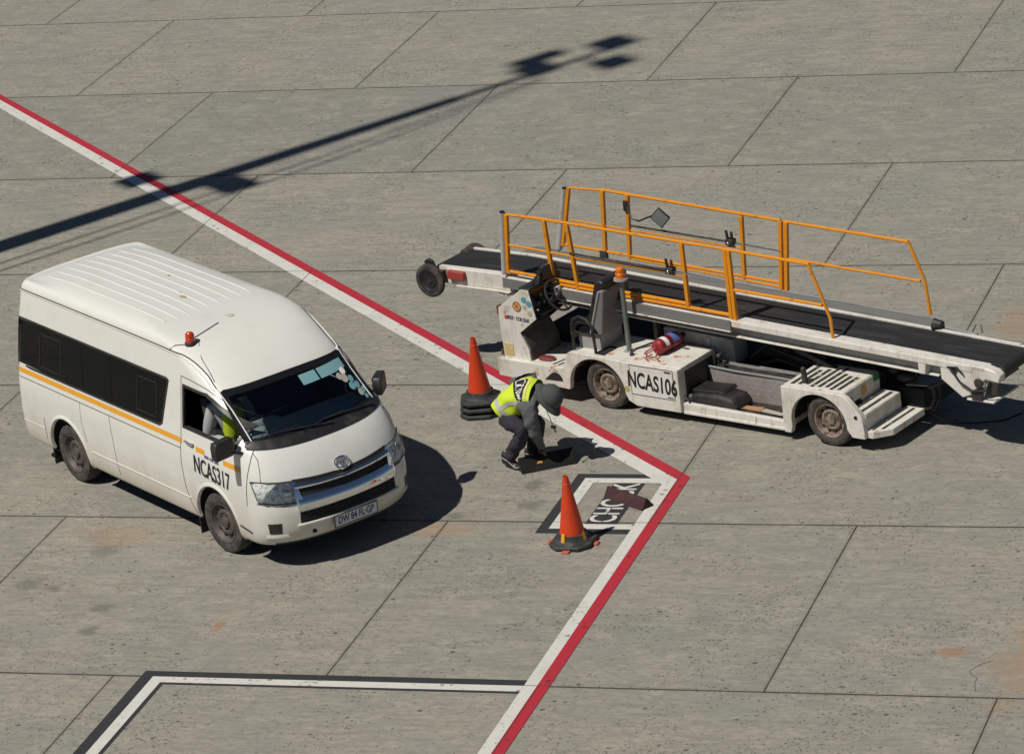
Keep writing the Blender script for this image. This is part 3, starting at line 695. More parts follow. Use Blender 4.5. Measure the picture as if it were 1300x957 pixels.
# number on the doors
for s in (-1, 1):
    fl = frame((.0, s*.940, .905), (-s*1.0, 0, 0), (0, s*-.03, 1))
    fl = frame((.02, s*.9365, .915), (1 if s < 0 else -1, 0, -.075 if s < 0 else .075), (0, -s*.04, 1)); fl = Matrix.Translation((0, s*.005, 0)) @ fl
    mb = MB().text('NCAS317', .272, fl, sx=.63, off=.0008, thick=.002); mb.build('fleet_number', INK, van)
    fl = frame((.04, s*.930, 1.068), (1 if s < 0 else -1, 0, -.06 if s < 0 else .06), (0, -s*.06, 1))
    mb = MB().text('SRDS  COE  SSAK', .045, fl, sx=.80, off=.0005, thick=.002); mb.build('small_lettering', INKB, van)
# windscreen, frit and cowl
def wpatch(y0, y1, z0, z1, off, n=30, m_=14):
    mb = MB()
    def f_(i, k):
        z = z0+(z1-z0)*i/(m_-1); h = wsy(z); a, b = max(y0, -1)*h, min(y1, 1)*h; return fof(a+(b-a)*k/(n-1), z, off)
    return mb.grid(f_, range(m_), range(n))
ws = wpatch(-1, 1, 1.345, 1.785, .004, 60, 20).build('windscreen', GLASS, van, smooth=80)
FR = [(-wsy(1.30)-.01, 1.33), (-.4, 1.31), (0, 1.30), (.4, 1.31), (wsy(1.30)+.01, 1.33), (wsy(1.55)+.012, 1.55), (wsy(1.76)+.008, 1.765), (wsy(1.80)-.03, 1.79), (.5, 1.80), (.25, 1.808), (0, 1.81), (-.25, 1.808), (-.5, 1.80), (-wsy(1.80)+.03, 1.79), (-wsy(1.76)-.008, 1.765), (-wsy(1.55)-.012, 1.55)]
border(FR, fof, .008, .055, 'windscreen_frit', BLACKGL, van, 8)
mb = MB()
def cowl(i, k):
    y = -.83+1.66*i/40; z = (1.275, 1.32, 1.36)[k]; return fof(y*(1 if k < 2 else .965), z-.02*(1-abs(y/.83)**2) + (.02 if k == 0 else 0)*abs(y/.83)**4, (.006, .014, .012)[k])
mb.grid(cowl, range(41), range(3)); mb.build('cowl_panel', BLACK, van, smooth=60)
for y0, y1, z1 in ((-.55, .10, 1.40), (.02, .66, 1.385)):
    mb = MB(); P = [fof(y1+.02, 1.32, .03), fof((y0+y1)/2+.1, 1.35, .035), fof(y0, z1-.02, .028)]
    mb.tube(P, .009, 6); mb.tube([fof(y0-.25, z1-.055, .012), fof(y0, z1-.02, .016), fof(y0+.32, z1-.012, .012)], .008, 6); mb.build('wiper', BLACK, van)
# things on the glass
mb = MB(); 
for a, b in ((.12, .40), (.43, .90)):
    o = len(mb.v); mb.grid(lambda i, k, a=a, b=b: fof((a+(b-a)*k)*wsy(1.73), 1.655+.085*i, .0065), lin(0, 1, 3), lin(0, 1, 9))
mb.build('sun_strip', M('pale_sun_strip', (.20, .38, .40), .4), ws)
mb = MB()
for y, z, r, c in ((.60, 1.64, .036, 2), (.57, 1.585, .042, 0), (.64, 1.56, .034, 1), (.60, 1.51, .038, 1), (.665, 1.50, .034, 1), (.655, 1.44, .034, 0), (.52, 1.615, .034, 0), (.70, 1.445, .030, 1), (.69, 1.395, .024, 1)):
    n = 12; P = [fof(y+r*math.cos(2*PI*k/n), z+r*.85*math.sin(2*PI*k/n), .007+.0004*len(mb.v)/12) for k in range(n)]; mb.add(P, [tuple(range(n))], c)
mb.build('windscreen_stickers', [PAPER, CYANP, INKW], ws, smooth=0)
# front: hood seam, grille, chrome, lamps, bumper
def fband(P0, P1, off0, off1, name, mat, n=40, back=True, parent=van, prof=None):
    # band between polylines P0 (lower) and P1 (upper), each a list of (y,z)
    def lerp(P, t):
        x = t*(len(P)-1); i = min(int(x), len(P)-2); f_ = x-i; return P[i][0]+(P[i+1][0]-P[i][0])*f_, P[i][1]+(P[i+1][1]-P[i][1])*f_
    mb = MB(); rows = prof or [(0, -.01)]+[(q/6, off0+(off1-off0)*q/6) for q in range(7)]+[(1, -.01)]
    def f_(i, k):
        t = i/(n-1); a = lerp(P0, t); b = lerp(P1, t); r, o = rows[k]; return fof(a[0]+(b[0]-a[0])*r, a[1]+(b[1]-a[1])*r, o)
    mb.grid(f_, range(n), range(len(rows)))
    for e in (0, n-1): mb.add([f_(e, k) for k in range(len(rows))], [tuple(range(len(rows)))])
    return mb.build(name, mat, parent, smooth=35)
Y6 = (-.58, -.3, -.12, 0, .12, .3, .58)
def pl(zs): return list(zip(Y6, zs))
fband(pl((.70, .68, .68, .68, .68, .68, .70)), pl((.98, .955, .945, .925, .945, .955, .98)), .003, .003, 'grille_backing', DARK)
fband(pl((.885, .870, .865, .86, .865, .870, .885)), pl((.940, .912, .902, .892, .902, .912, .940)), .022, .008, 'chrome_grille_bar', CHROME, prof=[(0, -.01), (0, .022), (.35, .030), (.7, .022), (1, .010), (1, -.01)])
fband(pl((.66, .655, .65, .65, .65, .655, .66)), pl((.805, .79, .785, .78, .785, .79, .805)), .034, .018, 'chrome_grille_bar', CHROME, prof=[(0, -.01), (0, .024), (.2, .030), (.42, .036), (.7, .026), (1, .012), (1, -.01)])
for sgn in (-1, 1):
    P0 = [(sgn*.60, .67), (sgn*.52, .66)]; P1 = [(sgn*.60, .965), (sgn*.555, .955)]
    fband(P0, P1, .026, .014, 'chrome_grille_end', CHROME, 8)
    # headlamp
    HL = [(sgn*.585, .755), (sgn*.70, .755), (sgn*.80, .765), (sgn*.90, .785)]; HU = [(sgn*.575, .965), (sgn*.70, .975), (sgn*.80, .985), (sgn*.905, .995)]
    hl = fband(HL, HU, .002, .002, 'headlight', LAMPB, 16)
    for yy, zz, rr in ((.66, .865, .062), (.775, .88, .058)):
        c = fof(sgn*yy, zz, -.0); mb = MB(); nrm = (fof(sgn*yy, zz, .05)-c).normalized()
        mb.cyl(c+nrm*.0, c+nrm*.010, rr, rr*.9, 20); mb.build('reflector_ring', LAMPB, hl)
        mb = MB(); mb.cyl(c+nrm*.008, c+nrm*.013, rr*.62, rr*.5, 16); mb.build('reflector_bowl', STEEL, hl)
    fband(HL, HU, .019, .019, 'headlight_lens', LENS, 16, parent=hl)
    mb = MB(); mb.tube([fof(y, z, .014) for y, z in HL], .006, 6); mb.tube([fof(y, z, .014) for y, z in HU], .006, 6); mb.build('headlight_trim', SEAM, hl)
    # fog recess
    fband([(sgn*.77, .44), (sgn*.86, .44)], [(sgn*.765, .555), (sgn*.87, .555)], .003, .003, 'fog_lamp_recess', BLACK, 6)
    fband([(sgn*.70, .40), (sgn*.88, .39)], [(sgn*.72, .425), (sgn*.88, .42)], .012, .004, 'bumper_lip', WHITE_VAN, 8)
    mb = MB(); mb.tube([fof(sgn*y, z, .001) for y, z in ((.60, .74), (.72, .735), (.85, .75), (.91, .77))], .005, 6); mb.build('bumper_seam', SEAM, van)
    mb = MB(); mb.tube([fof(sgn*y, z, .001) for y, z in ((.845, 1.0), (.82, 1.10), (.795, 1.20), (.80, 1.27))], .004, 6); mb.build('bonnet_seam', SEAM, van)
fband([(-.59, .525), (0, .50), (.59, .525)], [(-.585, .64), (0, .635), (.585, .64)], .004, .004, 'lower_grille', DARK)
for z in (.555, .585, .612): 
    mb = MB(); mb.tube([fof(y, z, .008) for y in lin(-.57, .57, 20)], .005, 6); mb.build('lower_grille_bar', BLACK, van)
mb = MB(); mb.tube([fof(y, .505-.0*abs(y), .010) for y in lin(-.62, .62, 24)], .016, 8); mb.build('bumper_ledge', WHITE_VAN, van)
mb = MB(); mb.tube([fof(y, .31, .004) for y in lin(-.80, .80, 30)], .008, 6); mb.build('bumper_lower_seam', SEAM, van)
# number plate
px_ = fof(0.02, .43, .03).x
pm = frame((px_, .02, .435), (0, 1, .0), (.10, 0, 1))
mb = MB(); mb.X = pm; mb.box(-.262, .262, -.060, .060, -.006, .004); npl = mb.build('number_plate', PLATEM, van, bevel=.002)
MB().text('DW 84 FL GP', .112, pm @ Matrix.Translation((0, 0, .0045)), sx=.68, off=.0025, thick=.001).build('plate_lettering', PLATEI, npl)
mb = MB(); mb.X = pm
for a, b, c, d in ((-.268, .268, .060, .068), (-.268, .268, -.068, -.060), (-.268, -.260, -.06, .06), (.260, .268, -.06, .06)): mb.box(a, b, c, d, -.008, .007)
mb.build('plate_surround', BLACK, npl)
mb = MB(); mb.X = pm; mb.box(.105, .125, -.012, .012, .004, .006); mb.build('plate_crest', ORSTK, npl)
mb = MB(); c = fof(-.45, .40, .004); mb.X = frame(c, (0, 1, 0), (0, 0, 1)); mb.box(-.022, .022, -.022, .022, -.01, .003); mb.build('tow_eye_cover', DARK, van)
# emblem of three ovals
em = frame(fof(.0, 1.00, .012), (0, 1, 0), fof(0, 1.03, 0)-fof(0, .97, 0)); mb = MB(); mb.X = em
def oval(a, b, cx, cy, r=.007): mb.tube([(cx+a*math.cos(t), cy+b*math.sin(t), .004) for t in lin(0, 2*PI, 29)], r, 6, caps=False)
oval(.085, .058, 0, 0); oval(.050, .020, 0, .026, .006); oval(.020, .052, 0, 0, .006); mb.build('bonnet_emblem', CHROME, van)
# mirrors
for s in (-1, 1):
    e = empty('door_mirror', (0, 0, 0), 0, van); e.location = (.545, s*1.06, 1.36) if s < 0 else (.40, s*1.00, 1.385)
    mb = MB()
    P = [(-.125, -.05), (-.115, -.085), (.10, -.085), (.125, -.06), (.125, .075), (.10, .095), (-.10, .085), (-.125, .05)]
    mb.X = Matrix.Rotation(R(8) if s < 0 else R(44), 4, 'Z'); mb.prism([(y, z*1.15) for y, z in P], 'x', -.045, .05); mb.build('mirror_housing', BLACK, e, bevel=.02, bseg=3)
    mg = MB(); mg.X = mb.X; mg.box(-.052, -.046, -.10, .10, -.085, .09); mg.build('mirror_glass', CHROME, e)
    mb = MB(); mb.tube([(.02, -s*.10, -.06), (.05, -s*.16, -.08), (.06, -s*.20, -.10)], .018, 8); mb.build('mirror_arm', BLACK, e)
# cabin
MB().box(-4.0, .55, -.83, .83, .62, .68).build('cabin_floor', TRIM, van)
mb = MB(); mb.prism([(.25, .7), (.28, 1.22), (.32, 1.36), (.38, 1.40), (.55, 1.385), (.60, 1.30), (.60, .7)], 'y', -.70, .70); mb.prism([(.60, .7), (.60, 1.30), (.55, 1.385), (.66, 1.33), (.74, 1.25), (.74, .7)], 'y', -.50, .50); mb.build('dashboard', DASHM, van, bevel=.02)
mb = MB(); mb.prism([(.22, 1.3), (.27, 1.42), (.40, 1.43), (.45, 1.36)], 'y', -.62, -.25); mb.build('instrument_binnacle', DASHM, van, bevel=.02)
def seat(x, y):
    mb = MB(); mb.box(x-.05, x+.42, y-.24, y+.24, .88, 1.02); mb.prism([(x-.05, .98), (x-.22, 1.55), (x-.10, 1.57), (x+.08, 1.0)], 'y', y-.23, y+.23); mb.prism([(x-.24, 1.57), (x-.25, 1.74), (x-.16, 1.75), (x-.14, 1.58)], 'y', y-.13, y+.13)
    return mb.build('seat', TRIM, van, bevel=.03)
seat(-.30, -.44); seat(-.30, .44); seat(-.30, 0.02)
MB().box(-4.0, -.75, -.80, .80, .68, .74).build('cabin_carpet', TRIM, van)
# steering wheel
mb = MB(); mb.X = Matrix.Translation((.17, -.44, 1.27)) @ Matrix.Rotation(R(-62), 4, 'Y') 
mb.tube([(.19*math.cos(t), .19*math.sin(t), 0) for t in lin(0, 2*PI, 33)], .014, 8, caps=False); mb.cyl((0, 0, -.03), (0, 0, .01), .055, n=16)
for a in (0, 2.4, -2.4): mb.bar((0, 0, 0), (.18*math.cos(a+PI), .18*math.sin(a+PI), 0), .03, .015)
mb.build('steering_wheel', BLACK, van)
# paper held on the dash
mb = MB(); mb.X = Matrix.Translation((.30, -.20, 1.45)) @ Matrix.Rotation(R(-30), 4, 'Y'); mb.box(-.10, .10, -.08, .08, 0, .004); mb.build('dash_papers', bpy.data.materials['pale_blue_sticker'], van)
# roof: beacon, cable, cap
zr = 2.165
def roofp(x, y):
    lo, hi = 14.0, float(NL)
    for _ in range(30):
        mdl = (lo+hi)/2; W_ = interp(mdl, 1); F_ = interp(mdl, 2); D, n = Dn(2.2); e = max(0, (x-F_+D)/D)
        hw = W_*max(0, 1-min(e, 1)**n)**(1/n)
        if hw > abs(y): lo = mdl
        else: hi = mdl
    return Vector((x, y, interp(lo, 0)))
bc = roofp(-.56, -.62); be = empty('roof_beacon', bc, 0, van)
MB().cyl((0, 0, -.02), (0, 0, .022), .068, .060, 24).build('beacon_base', BLACK, be, bevel=.004)
mb = MB(); mb.lathe([(.052, .022), (.052, .06), (.047, .062), (.047, .078), (.050, .08), (.046, .105), (.03, .122), (.001, .128)], n=24); mb.build('beacon_lens', AMBERR, be)
mb = MB(); P = [(-.60, -.62), (-.62, -.50), (-.66, -.35), (-.72, -.17)]
mb.tube([roofp(x, y)+Vector((0, 0, .004)) for x, y in P], .006, 6)
mb.tube([roofp(-.56, -.66)+Vector((0, 0, .005)), roofp(-.60, -.70)+Vector((0, 0, .004)), roofp(-.66, -.755)+Vector((0, 0, .006)), Vector((-.70, -.80, 2.09))], .005, 6)
mb.build('beacon_cable', SEAM, van)
for k in range(9):
    y_ = -.54+.135*k; xs_ = lin(-3.78+.25*abs(y_/.54)**3*.5, -1.05-.12*abs(y_/.54)**2, 40); mb = MB()
    def rb(i, j):
        x = xs_[i]; yy = y_+(-.021, -.010, .010, .021)[j]; p = roofp(x, yy); f_ = smooth(-3.80, -3.6, x)*smooth(-1.0, -1.35, x)
        p.z += (-.004, .0085*f_-.002, .0085*f_-.002, -.004)[j]-.045*smooth(-3.0, -3.95, x)*smooth(2.17, 2.22, p.z); return p
    mb.grid(rb, range(40), range(4)); mb.build('roof_rib', WHITE_VAN, van, smooth=80)
mb = MB(); c = roofp(-.80, .02); mb.cyl(c-Vector((0, 0, .01)), c+Vector((0, 0, .004)), .055, .05, 20); mb.build('roof_aerial_cap', M('aged_sealant', (.55, .52, .42), .7), van)
mb = MB(); P = [(-.30, -.60), (-.10, -.66), (0.02, -.70)]
mb.tube([spt(-.52, 2.13)+Vector((0, .02, .006)), spt(-.30, 2.02)+Vector((0, .05, .02)), fof(-.70, 1.93, .004), fof(-.72, 1.86, .004)], .004, 6); mb.build('beacon_wire', SEAM, van)
mb = MB()
for x, y, r in ((-2.35, .22, .035), (-1.62, -.05, .07), (-1.75, .0, .03)):
    c = roofp(x, y)+Vector((0, 0, .007)); n = 9; mb.add([c+Vector((r*math.cos(2*PI*k/n)*random.uniform(.5, 1.2), r*.6*math.sin(2*PI*k/n)*random.uniform(.5, 1.2), 0)) for k in range(n)], [tuple(range(n))])
mb.build('roof_stain', M('rust_spot', (.50, .38, .20), .8), van)
# ------------------------------------------------------------------ belt loader
LYAW = R(-20.2)
LD = empty('belt_loader', (-1.032, 4.987, 0), LYAW)
tag(LD, 'white open-cab baggage belt loader with long black conveyor and yellow hand rails', 'belt loader')
def cz(x): return 1.22 - .0393*(x+1.88)                       # belt height above the apron
HP = PI
# --- near side panels with wheel arches
def arc(cx_, cz_, r, a0, a1, n=18, sq=1.0): return [(cx_+r*math.cos(a), cz_+r*sq*math.sin(a)) for a in lin(a0, a1, n)]
FWX, RWX, WZ = -.10, 2.84, .285
mb = MB()
P = [(-1.60, .225), (-1.60, .43), (-.66, .43), (-.62, .55), (-.575, .625), (-.52, .645), (.27, .62), (.93, .615), (.93, .12), (.33, .12), (.22, .17)]
P += arc(FWX-.10, .24, .385, 0.0, PI, 22, .92)[0:] + [(-.60, .185)]
for y0, y1 in ((-.05, .02), (1.58, 1.60)): mb.prism(P, 'y', y0, y1)
mb.build('front_side_panel', WHITE_LD, LD, bevel=.006)
mb = MB()
P = [(2.29, .20), (2.30, .63), (3.06, .63), (3.13, .60), (3.30, .43), (3.33, .26), (3.33, .16), (3.17, .16)]
P += arc(RWX-.085, .25, .355, -.18, PI-.05, 22, .95)[1:] + [(2.405, .18), (2.38, .10), (2.30, .10)]
for y0, y1 in ((-.05, .02), (1.58, 1.60)): mb.prism(P, 'y', y0, y1)
mb.build('rear_side_panel', WHITE_LD, LD, bevel=.006)
mb = MB(); mb.prism([(.93, .10), (.93, .225), (2.30, .205), (2.30, .09)], 'y', -.01, .05); mb.box(.93, 2.30, -.018, .01, .10, .13); mb.build('side_sill', WHITE_LD, LD, bevel=.005)
# half-round opening in the front panel
mb = MB(); mb.prism([(-.94, .25), (-.70, .26)]+arc(-.78, .255, .10, .1, PI*.72, 8), 'y', -.004, -.002); mb.build('foot_hole', DARK, LD)
# deck
mb = MB(); mb.box(-.56, .93, .02, .66, .60, .62); mb.box(.90, .93, .02, .66, .14, .60); mb.box(-.56, -.54, .02, .66, .42, .60); mb.build('deck_cover', WHITE_LD, LD, bevel=.005)
mb = MB(); mb.box(.931, .940, .08, .60, .18, .56); mb.build('deck_grille', GREASE, LD)
mb = MB(); mb.box(-1.60, -.56, .02, .66, .39, .42); mb.build('footwell_floor', WHITE_LD, LD)
mb = MB()
for i in range(4):
    x = -.88+.075*i; mb.add([(x, .03, .4225), (x+.028, .03, .4225), (x+.078, .30, .4225), (x+.05, .30, .4225)], [(0, 1, 2, 3)])
mb.build('footwell_strips', DARK, LD)
# rear fender steps
mb = MB(); mb.box(2.30, 3.06, .02, .69, .61, .63); mb.box(3.05, 3.07, .02, .69, .42, .62); mb.box(2.29, 2.31, .02, .69, .12, .62); mb.build('rear_deck', WHITE_LD, LD, bevel=.005)
mb = MB(); mb.box(3.07, 3.31, .02, .70, .405, .42); mb.box(3.295, 3.315, .02, .70, .20, .41); mb.build('upper_step', WHITE_LD, LD, bevel=.005)
mb = MB(); mb.prism([(3.315, .0), (3.40, .0), (3.55, .17), (3.55, .78), (3.315, .78)], 'z', .16, .235); mb.build('lower_step', WHITE_LD, LD, bevel=.006)
mb = MB()
for i in range(8):
    x = 2.36+.083*i; y0 = .05+.02*((i*37) % 3); y1 = .64-.05*((i*23) % 4)
    mb.box(x, x+.044, y0, y1 if i < 6 else .45, .6305, .634)
for x0, x1, y0, y1, z in ((3.10, 3.145, .07, .68, .4205), (3.21, 3.25, .06, .66, .4205), (3.345, 3.375, .06, .74, .2355), (3.43, 3.462, .12, .74, .2355)): mb.box(x0, x1, y0, y1, z, z+.004)
mb.build('antislip_strips', SAFESTRIP, LD, smooth=0)
mb = MB(); 
for y, z, r, c in ((.13, .50, .035, 0), (.38, .53, .055, 1)):
    mb.cyl((3.07, y, z), (3.076, y, z), r, n=18, mi=c)
mb.box(3.07, 3.075, .57, .68, .55, .62, 2); mb.build('rear_stickers', [REDST, ORSTK, GREENST], LD)
mb = MB(); mb.cyl((2.50, .13, .63), (2.49, .13, .78), .032, .030, 14); mb.sphere((2.49, .13, .78), .03); mb.build('rubber_stop', GREASE, LD)
mb = MB(); mb.cyl((3.235, -.006, .385), (3.235, .0, .385), .022, n=12); mb.build('panel_hole', DARK, LD)
# number on the access hatch
mb = MB()
for a, b, c, d in ((.28, .865, .585, .592), (.28, .865, .245, .252), (.275, .283, .245, .592), (.86, .868, .245, .592)): mb.box(a, b, -.004, 0, c, d)
mb.build('hatch_gap', SEAM, LD)
MB().box(.283, .86, -.003, 0, .252, .585).build('hatch_door', M('hatch_white', (.70, .69, .65), .45, dirt=(.5, .42, .32), amt=.4, scale=5), LD)
MB().text('NCAS106', .262, frame((.572, -.0045, .40), (1, 0, -.06), (0, 0, 1)), sx=.625, off=.0055, thick=.0015).build('fleet_number', INK, LD)
mb = MB(); mb.box(.755, .84, -.006, -.003, .555, .572); mb.box(.77, .85, -.006, -.003, .265, .275); mb.build('hatch_slots', INK, LD)
mb = MB(); mb.cyl((.215, -.006, .30), (.215, 0, .30), .03, n=16); mb.build('round_badge', M('brass_badge', (.45, .34, .10), .5), LD)
for o in LD.children:
    if o.name.split('.')[0] in ('foot_hole', 'panel_hole', 'hatch_gap', 'hatch_door', 'fleet_number', 'hatch_slots', 'round_badge'): o.location.y -= .05; o.location.z += .012
# chassis core and underside
mb = MB(); mb.box(-1.55, 3.25, .53, 1.15, .16, .36); mb.box(-.5, .9, .30, 1.5, .14, .58); mb.box(2.35, 3.05, .30, 1.5, .30, .60); mb.box(-1.5, -.55, .66, 1.55, .16, .55); mb.box(.93, 2.3, .95, 1.55, .14, .50)
mb.build('chassis_frame', DARK, LD, bevel=.01)
# wheel wells
mb = MB()
for cx_ in (FWX-.10, RWX-.085):
    for y0, y1 in ((.02, .30), (1.30, 1.58)):
        Pq = arc(cx_, .24, .39, -.05, PI+.05, 16); mb.grid(lambda i, y: Vector((Pq[int(i)][0], y, Pq[int(i)][1])), range(16), (y0, y1))
mb.build('wheel_housing', DARK, LD)
for x, ys in ((FWX-.01, (.10, 1.485)), (RWX+.02, (.09, 1.49))):
    for y in ys: wheel(LD, (x, y, .29), .29, .20, RUBBER, RIM_LD, -1 if y < .8 else 1, rr=.185, hub=DARK)
# centre tray: treadplate wall, tray, bag, rods
MB().box(.95, 2.29, .50, .515, .12, .455).build('treadplate_wall', TREAD, LD)
mb = MB()
for i in range(22):
    for j in range(5):
        x = 1.0+.058*i; z = .16+.058*j; a = .3 if (i+j) % 2 else -.9; mb.X = Matrix.Translation((x, .4985, z)) @ Matrix.Rotation(a, 4, 'Y'); mb.box(-.015, .015, -.0015, .002, -.004, .004)
mb.X = Matrix.Identity(4); mb.build('treadplate_bumps', STEEL if False else GREYP, LD, smooth=0)
mb = MB(); mb.tube([(.95, .50, .47), (1.3, .49, .462), (1.9, .50, .455), (2.29, .50, .445)], .014, 8); mb.build('wall_edge_roll', GALV, LD)
MB().box(.93, 2.30, .03, .50, .10, .13).build('tray_floor', GREASE, LD)
mb = MB()
for i, (y, z) in enumerate(((.55, .43), (.60, .43), (.65, .43))): mb.tube([(1.0, y, z+.02), (2.30, y, z-.02)], .012, 8)
mb.build('hydraulic_pipes', GREASE, LD)
MB().box(1.0, 2.29, .69, .72, .43, .465).build('inner_shelf', GREYP, LD)
mb = MB(); mb.tube([(1.02, .60, .47), (1.02, .60, .56), (1.06, .62, .60)], .015, 8); mb.sphere((1.03, .60, .56), .035); mb.cyl((1.12, .56, .46), (1.12, .56, .53), .02, n=10); mb.build('hydraulic_valve', GREASE, LD)
MB().box(1.40, 2.22, .10, .34, .13, .175).build('tool_tray', GREASE, LD)
mb = MB(); mb.X = Matrix.Translation((1.85, .20, .185)) @ Matrix.Rotation(.1, 4, 'Z'); mb.box(-.28, .0, -.05, .05, -.01, .02); mb.build('plank_in_tray', CARD, LD, bevel=.004)
mb = MB(); mb.tube([(1.28, .10, .13), (1.31, .10, .215), (1.62, .11, .21), (2.24, .10, .20)], .008, 6); mb.build('tray_wire', BLACK, LD)
mb = MB(); mb.X = Matrix.Translation((2.02, .17, .19)) @ Matrix.Rotation(-.15, 4, 'Z'); mb.box(-.16, .14, -.035, .03, -.01, .015); mb.build('pale_stick_in_tray', PAPER, LD, bevel=.004)
# hidden machinery below the belt, seen through gaps
mb = MB(); mb.box(1.35, 1.75, .95, 1.25, .35, .70); mb.cyl((1.9, .85, .50), (1.9, 1.15, .50), .13); mb.box(2.0, 2.25, .9, 1.2, .4, .62); mb.tube([(1.3, .8, .5), (1.5, .85, .66), (1.8, .82, .60), (2.2, .85, .52)], .02, 8); mb.tube([(1.45, .8, .45), (1.7, .78, .55), (2.0, .8, .48)], .015, 8)
mb.build('engine', GREASE, LD, bevel=.01)
mb = MB(); mb.prism([(.22, .56), (.22, .76), (.30, .775), (1.17, .735), (1.17, .44)], 'y', .70, .95); mb.build('engine_cover', GREYP, LD, bevel=.008)
mb = MB(); mb.box(.80, .86, .69, .70, .60, .72); mb.build('cover_bracket', GREYP, LD)
# --- operator station
mb = MB(); CP = [(-1.545, .42), (-1.17, .42), (-1.18, .56), (-1.28, .745), (-1.02, .94), (-1.09, 1.285), (-1.17, 1.29), (-1.55, 1.02), (-1.56, .87)]
mb.prism(CP, 'y', .02, .045); mb.build('control_console', WHITE_LD, LD, bevel=.004)
MB().prism([(-1.54, .425), (-1.16, .425), (-1.17, .57), (-1.27, .75), (-1.03, .94), (-1.10, 1.28), (-1.18, 1.285), (-1.54, 1.01)], 'y', .046, .57).build('console_body', M('console_inner_shade', (.075, .062, .055), .7, dirt=(.16, .13, .11), amt=.6), LD, bevel=.006)  # driver-facing side in shade, the shade put into this dark brown-grey
mb = MB(); D0 = Vector((-1.018, 0, .945)); D1 = Vector((-1.088, 0, 1.283)); nd = Vector((.979, 0, .203))
mb.add([D0+nd*.004+Vector((0, .03, 0)), D0+nd*.004+Vector((0, .57, 0)), D1+nd*.004+Vector((0, .57, 0)), D1+nd*.004+Vector((0, .03, 0)),
        D0-nd*.01+Vector((0, .03, 0)), D0-nd*.01+Vector((0, .57, 0)), D1-nd*.01+Vector((0, .57, 0)), D1-nd*.01+Vector((0, .03, 0))], [(0, 1, 2, 3), (7, 6, 5, 4), (0, 4, 5, 1), (1, 5, 6, 2), (2, 6, 7, 3), (3, 7, 4, 0)])
mb.add([(-1.175, .57, .50), (-1.175, .03, .50), (-1.275, .03, .748), (-1.022, .03, .938), (-1.022, .57, .938), (-1.275, .57, .748)], [(0, 1, 2, 5), (2, 3, 4, 5)])  # black faces below the dash, shade put into their colour
mb.build('dash_panel', BLACKGL, LD)
mb = MB(); mb.box(-1.22, -1.06, .02, .60, 1.275, 1.295); mb.tube([(-1.10, .12, 1.28), (-1.07, .13, 1.37), (-1.06, .24, 1.42), (-1.06, .35, 1.40), (-1.07, .40, 1.30)], .016, 8)
mb.build('console_hood', BLACK, LD, bevel=.006)
mb = MB(); mb.X = frame((-1.05, .38, 1.28), (0, 1, 0), (-.2, 0, 1)); mb.prism([(-.17, 0), (.17, 0), (.15, .17), (-.10, .19)], 'z', -.03, .03); mb.build('instrument_pod', BLACKGL, LD, bevel=.01)
mb = MB()
for i in range(10):
    y = .08+.045*i+.01*((i*7) % 3); t_ = .25+.5*((i*31) % 7)/7; p = D0.lerp(D1, t_)+Vector((0, y, 0)); mb.cyl(p, p+nd*.025, .010+.004*(i % 3), n=8, mi=i % 3)
mb.build('dash_switches', [GREYP, BLACK, CARD], LD)
# steering wheel
swc = Vector((-.88, .30, 1.155)); sx_ = Vector((.82, 0, .57)).normalized(); u1 = Vector((0, 1, 0)); u2 = sx_.cross(u1)
mb = MB(); mb.tube([swc+u1*.19*math.cos(t)+u2*.19*math.sin(t) for t in lin(0, 2*PI, 33)], .014, 8, caps=False); mb.sphere(swc-sx_*.02, .05)
for a in (.5, 2.6, 4.7): mb.tube([swc-sx_*.02, swc+u1*.19*math.cos(a)+u2*.19*math.sin(a)], .012, 6)
mb.tube([swc-sx_*.02, swc-sx_*.20], .03, 10); mb.build('steering_wheel', BLACK, LD)
# stickers and small writing on the console
mb = MB()
for x, z, r, c in ((-1.275, 1.065, .058, 0), (-1.165, 1.155, .037, 1), (-1.095, 1.115, .036, 1), (-1.10, 1.00, .034, 2), (-1.17, 1.07, .026, 2)):
    mb.cyl((x, .016, z), (x, .02, z), r, n=20, mi=c)
mb.build('console_stickers', [ORSTK, TEALST, PAPER], LD)
mb = MB(); mb.tube([(-1.275+.055*math.cos(t), .0155, 1.065+.055*math.sin(t)) for t in lin(0, 2*PI, 25)], .004, 5, caps=False); mb.bar((-1.31, .0155, 1.10), (-1.24, .0155, 1.03), .006); mb.bar((-1.30, .0155, 1.045), (-1.255, .0155, 1.09), .005); mb.build('sticker_print', M('brown_print', (.16, .06, .03), .6), LD)
MB().text('SRDS · COE SSAK', .060, frame((-1.28, .0165, .915), (1, 0, -.05), (0, 0, 1)), sx=.70, off=.0012, thick=.0012).build('small_lettering', M('dark_small_print', (.06, .06, .09), .6), LD)
mb = MB(); mb.box(-1.47, -1.435, .015, .02, .90, .935); mb.build('red_square_mark', REDST, LD)
mb = MB()
for k in range(4): mb.box(-1.46, -1.37-.01*k, .0155, .02, 1.05-.022*k, 1.056-.022*k)
mb.build('faded_note', M('faded_pink', (.5, .38, .36), .7), LD)
mb = MB(); mb.box(-1.60, -1.565, .03, .10, .44, .50); mb.box(-1.585, -1.557, .03, .10, .93, 1.03); mb.build('rusty_bracket', M('rust_brown', (.14, .045, .025), .85), LD)
mb = MB(); mb.box(-1.52, -1.40, .014, .02, .46, .60); mb.build('yellow_patch', M('stained_yellow', (.55, .40, .16), .7, dirt=(.7, .6, .45), amt=.8, scale=20), LD)
mb = MB(); mb.sphere((-1.03, .14, .43), (.12, .07, .03)); mb.build('pedal', M('rusty_red', (.16, .03, .02), .7), LD)
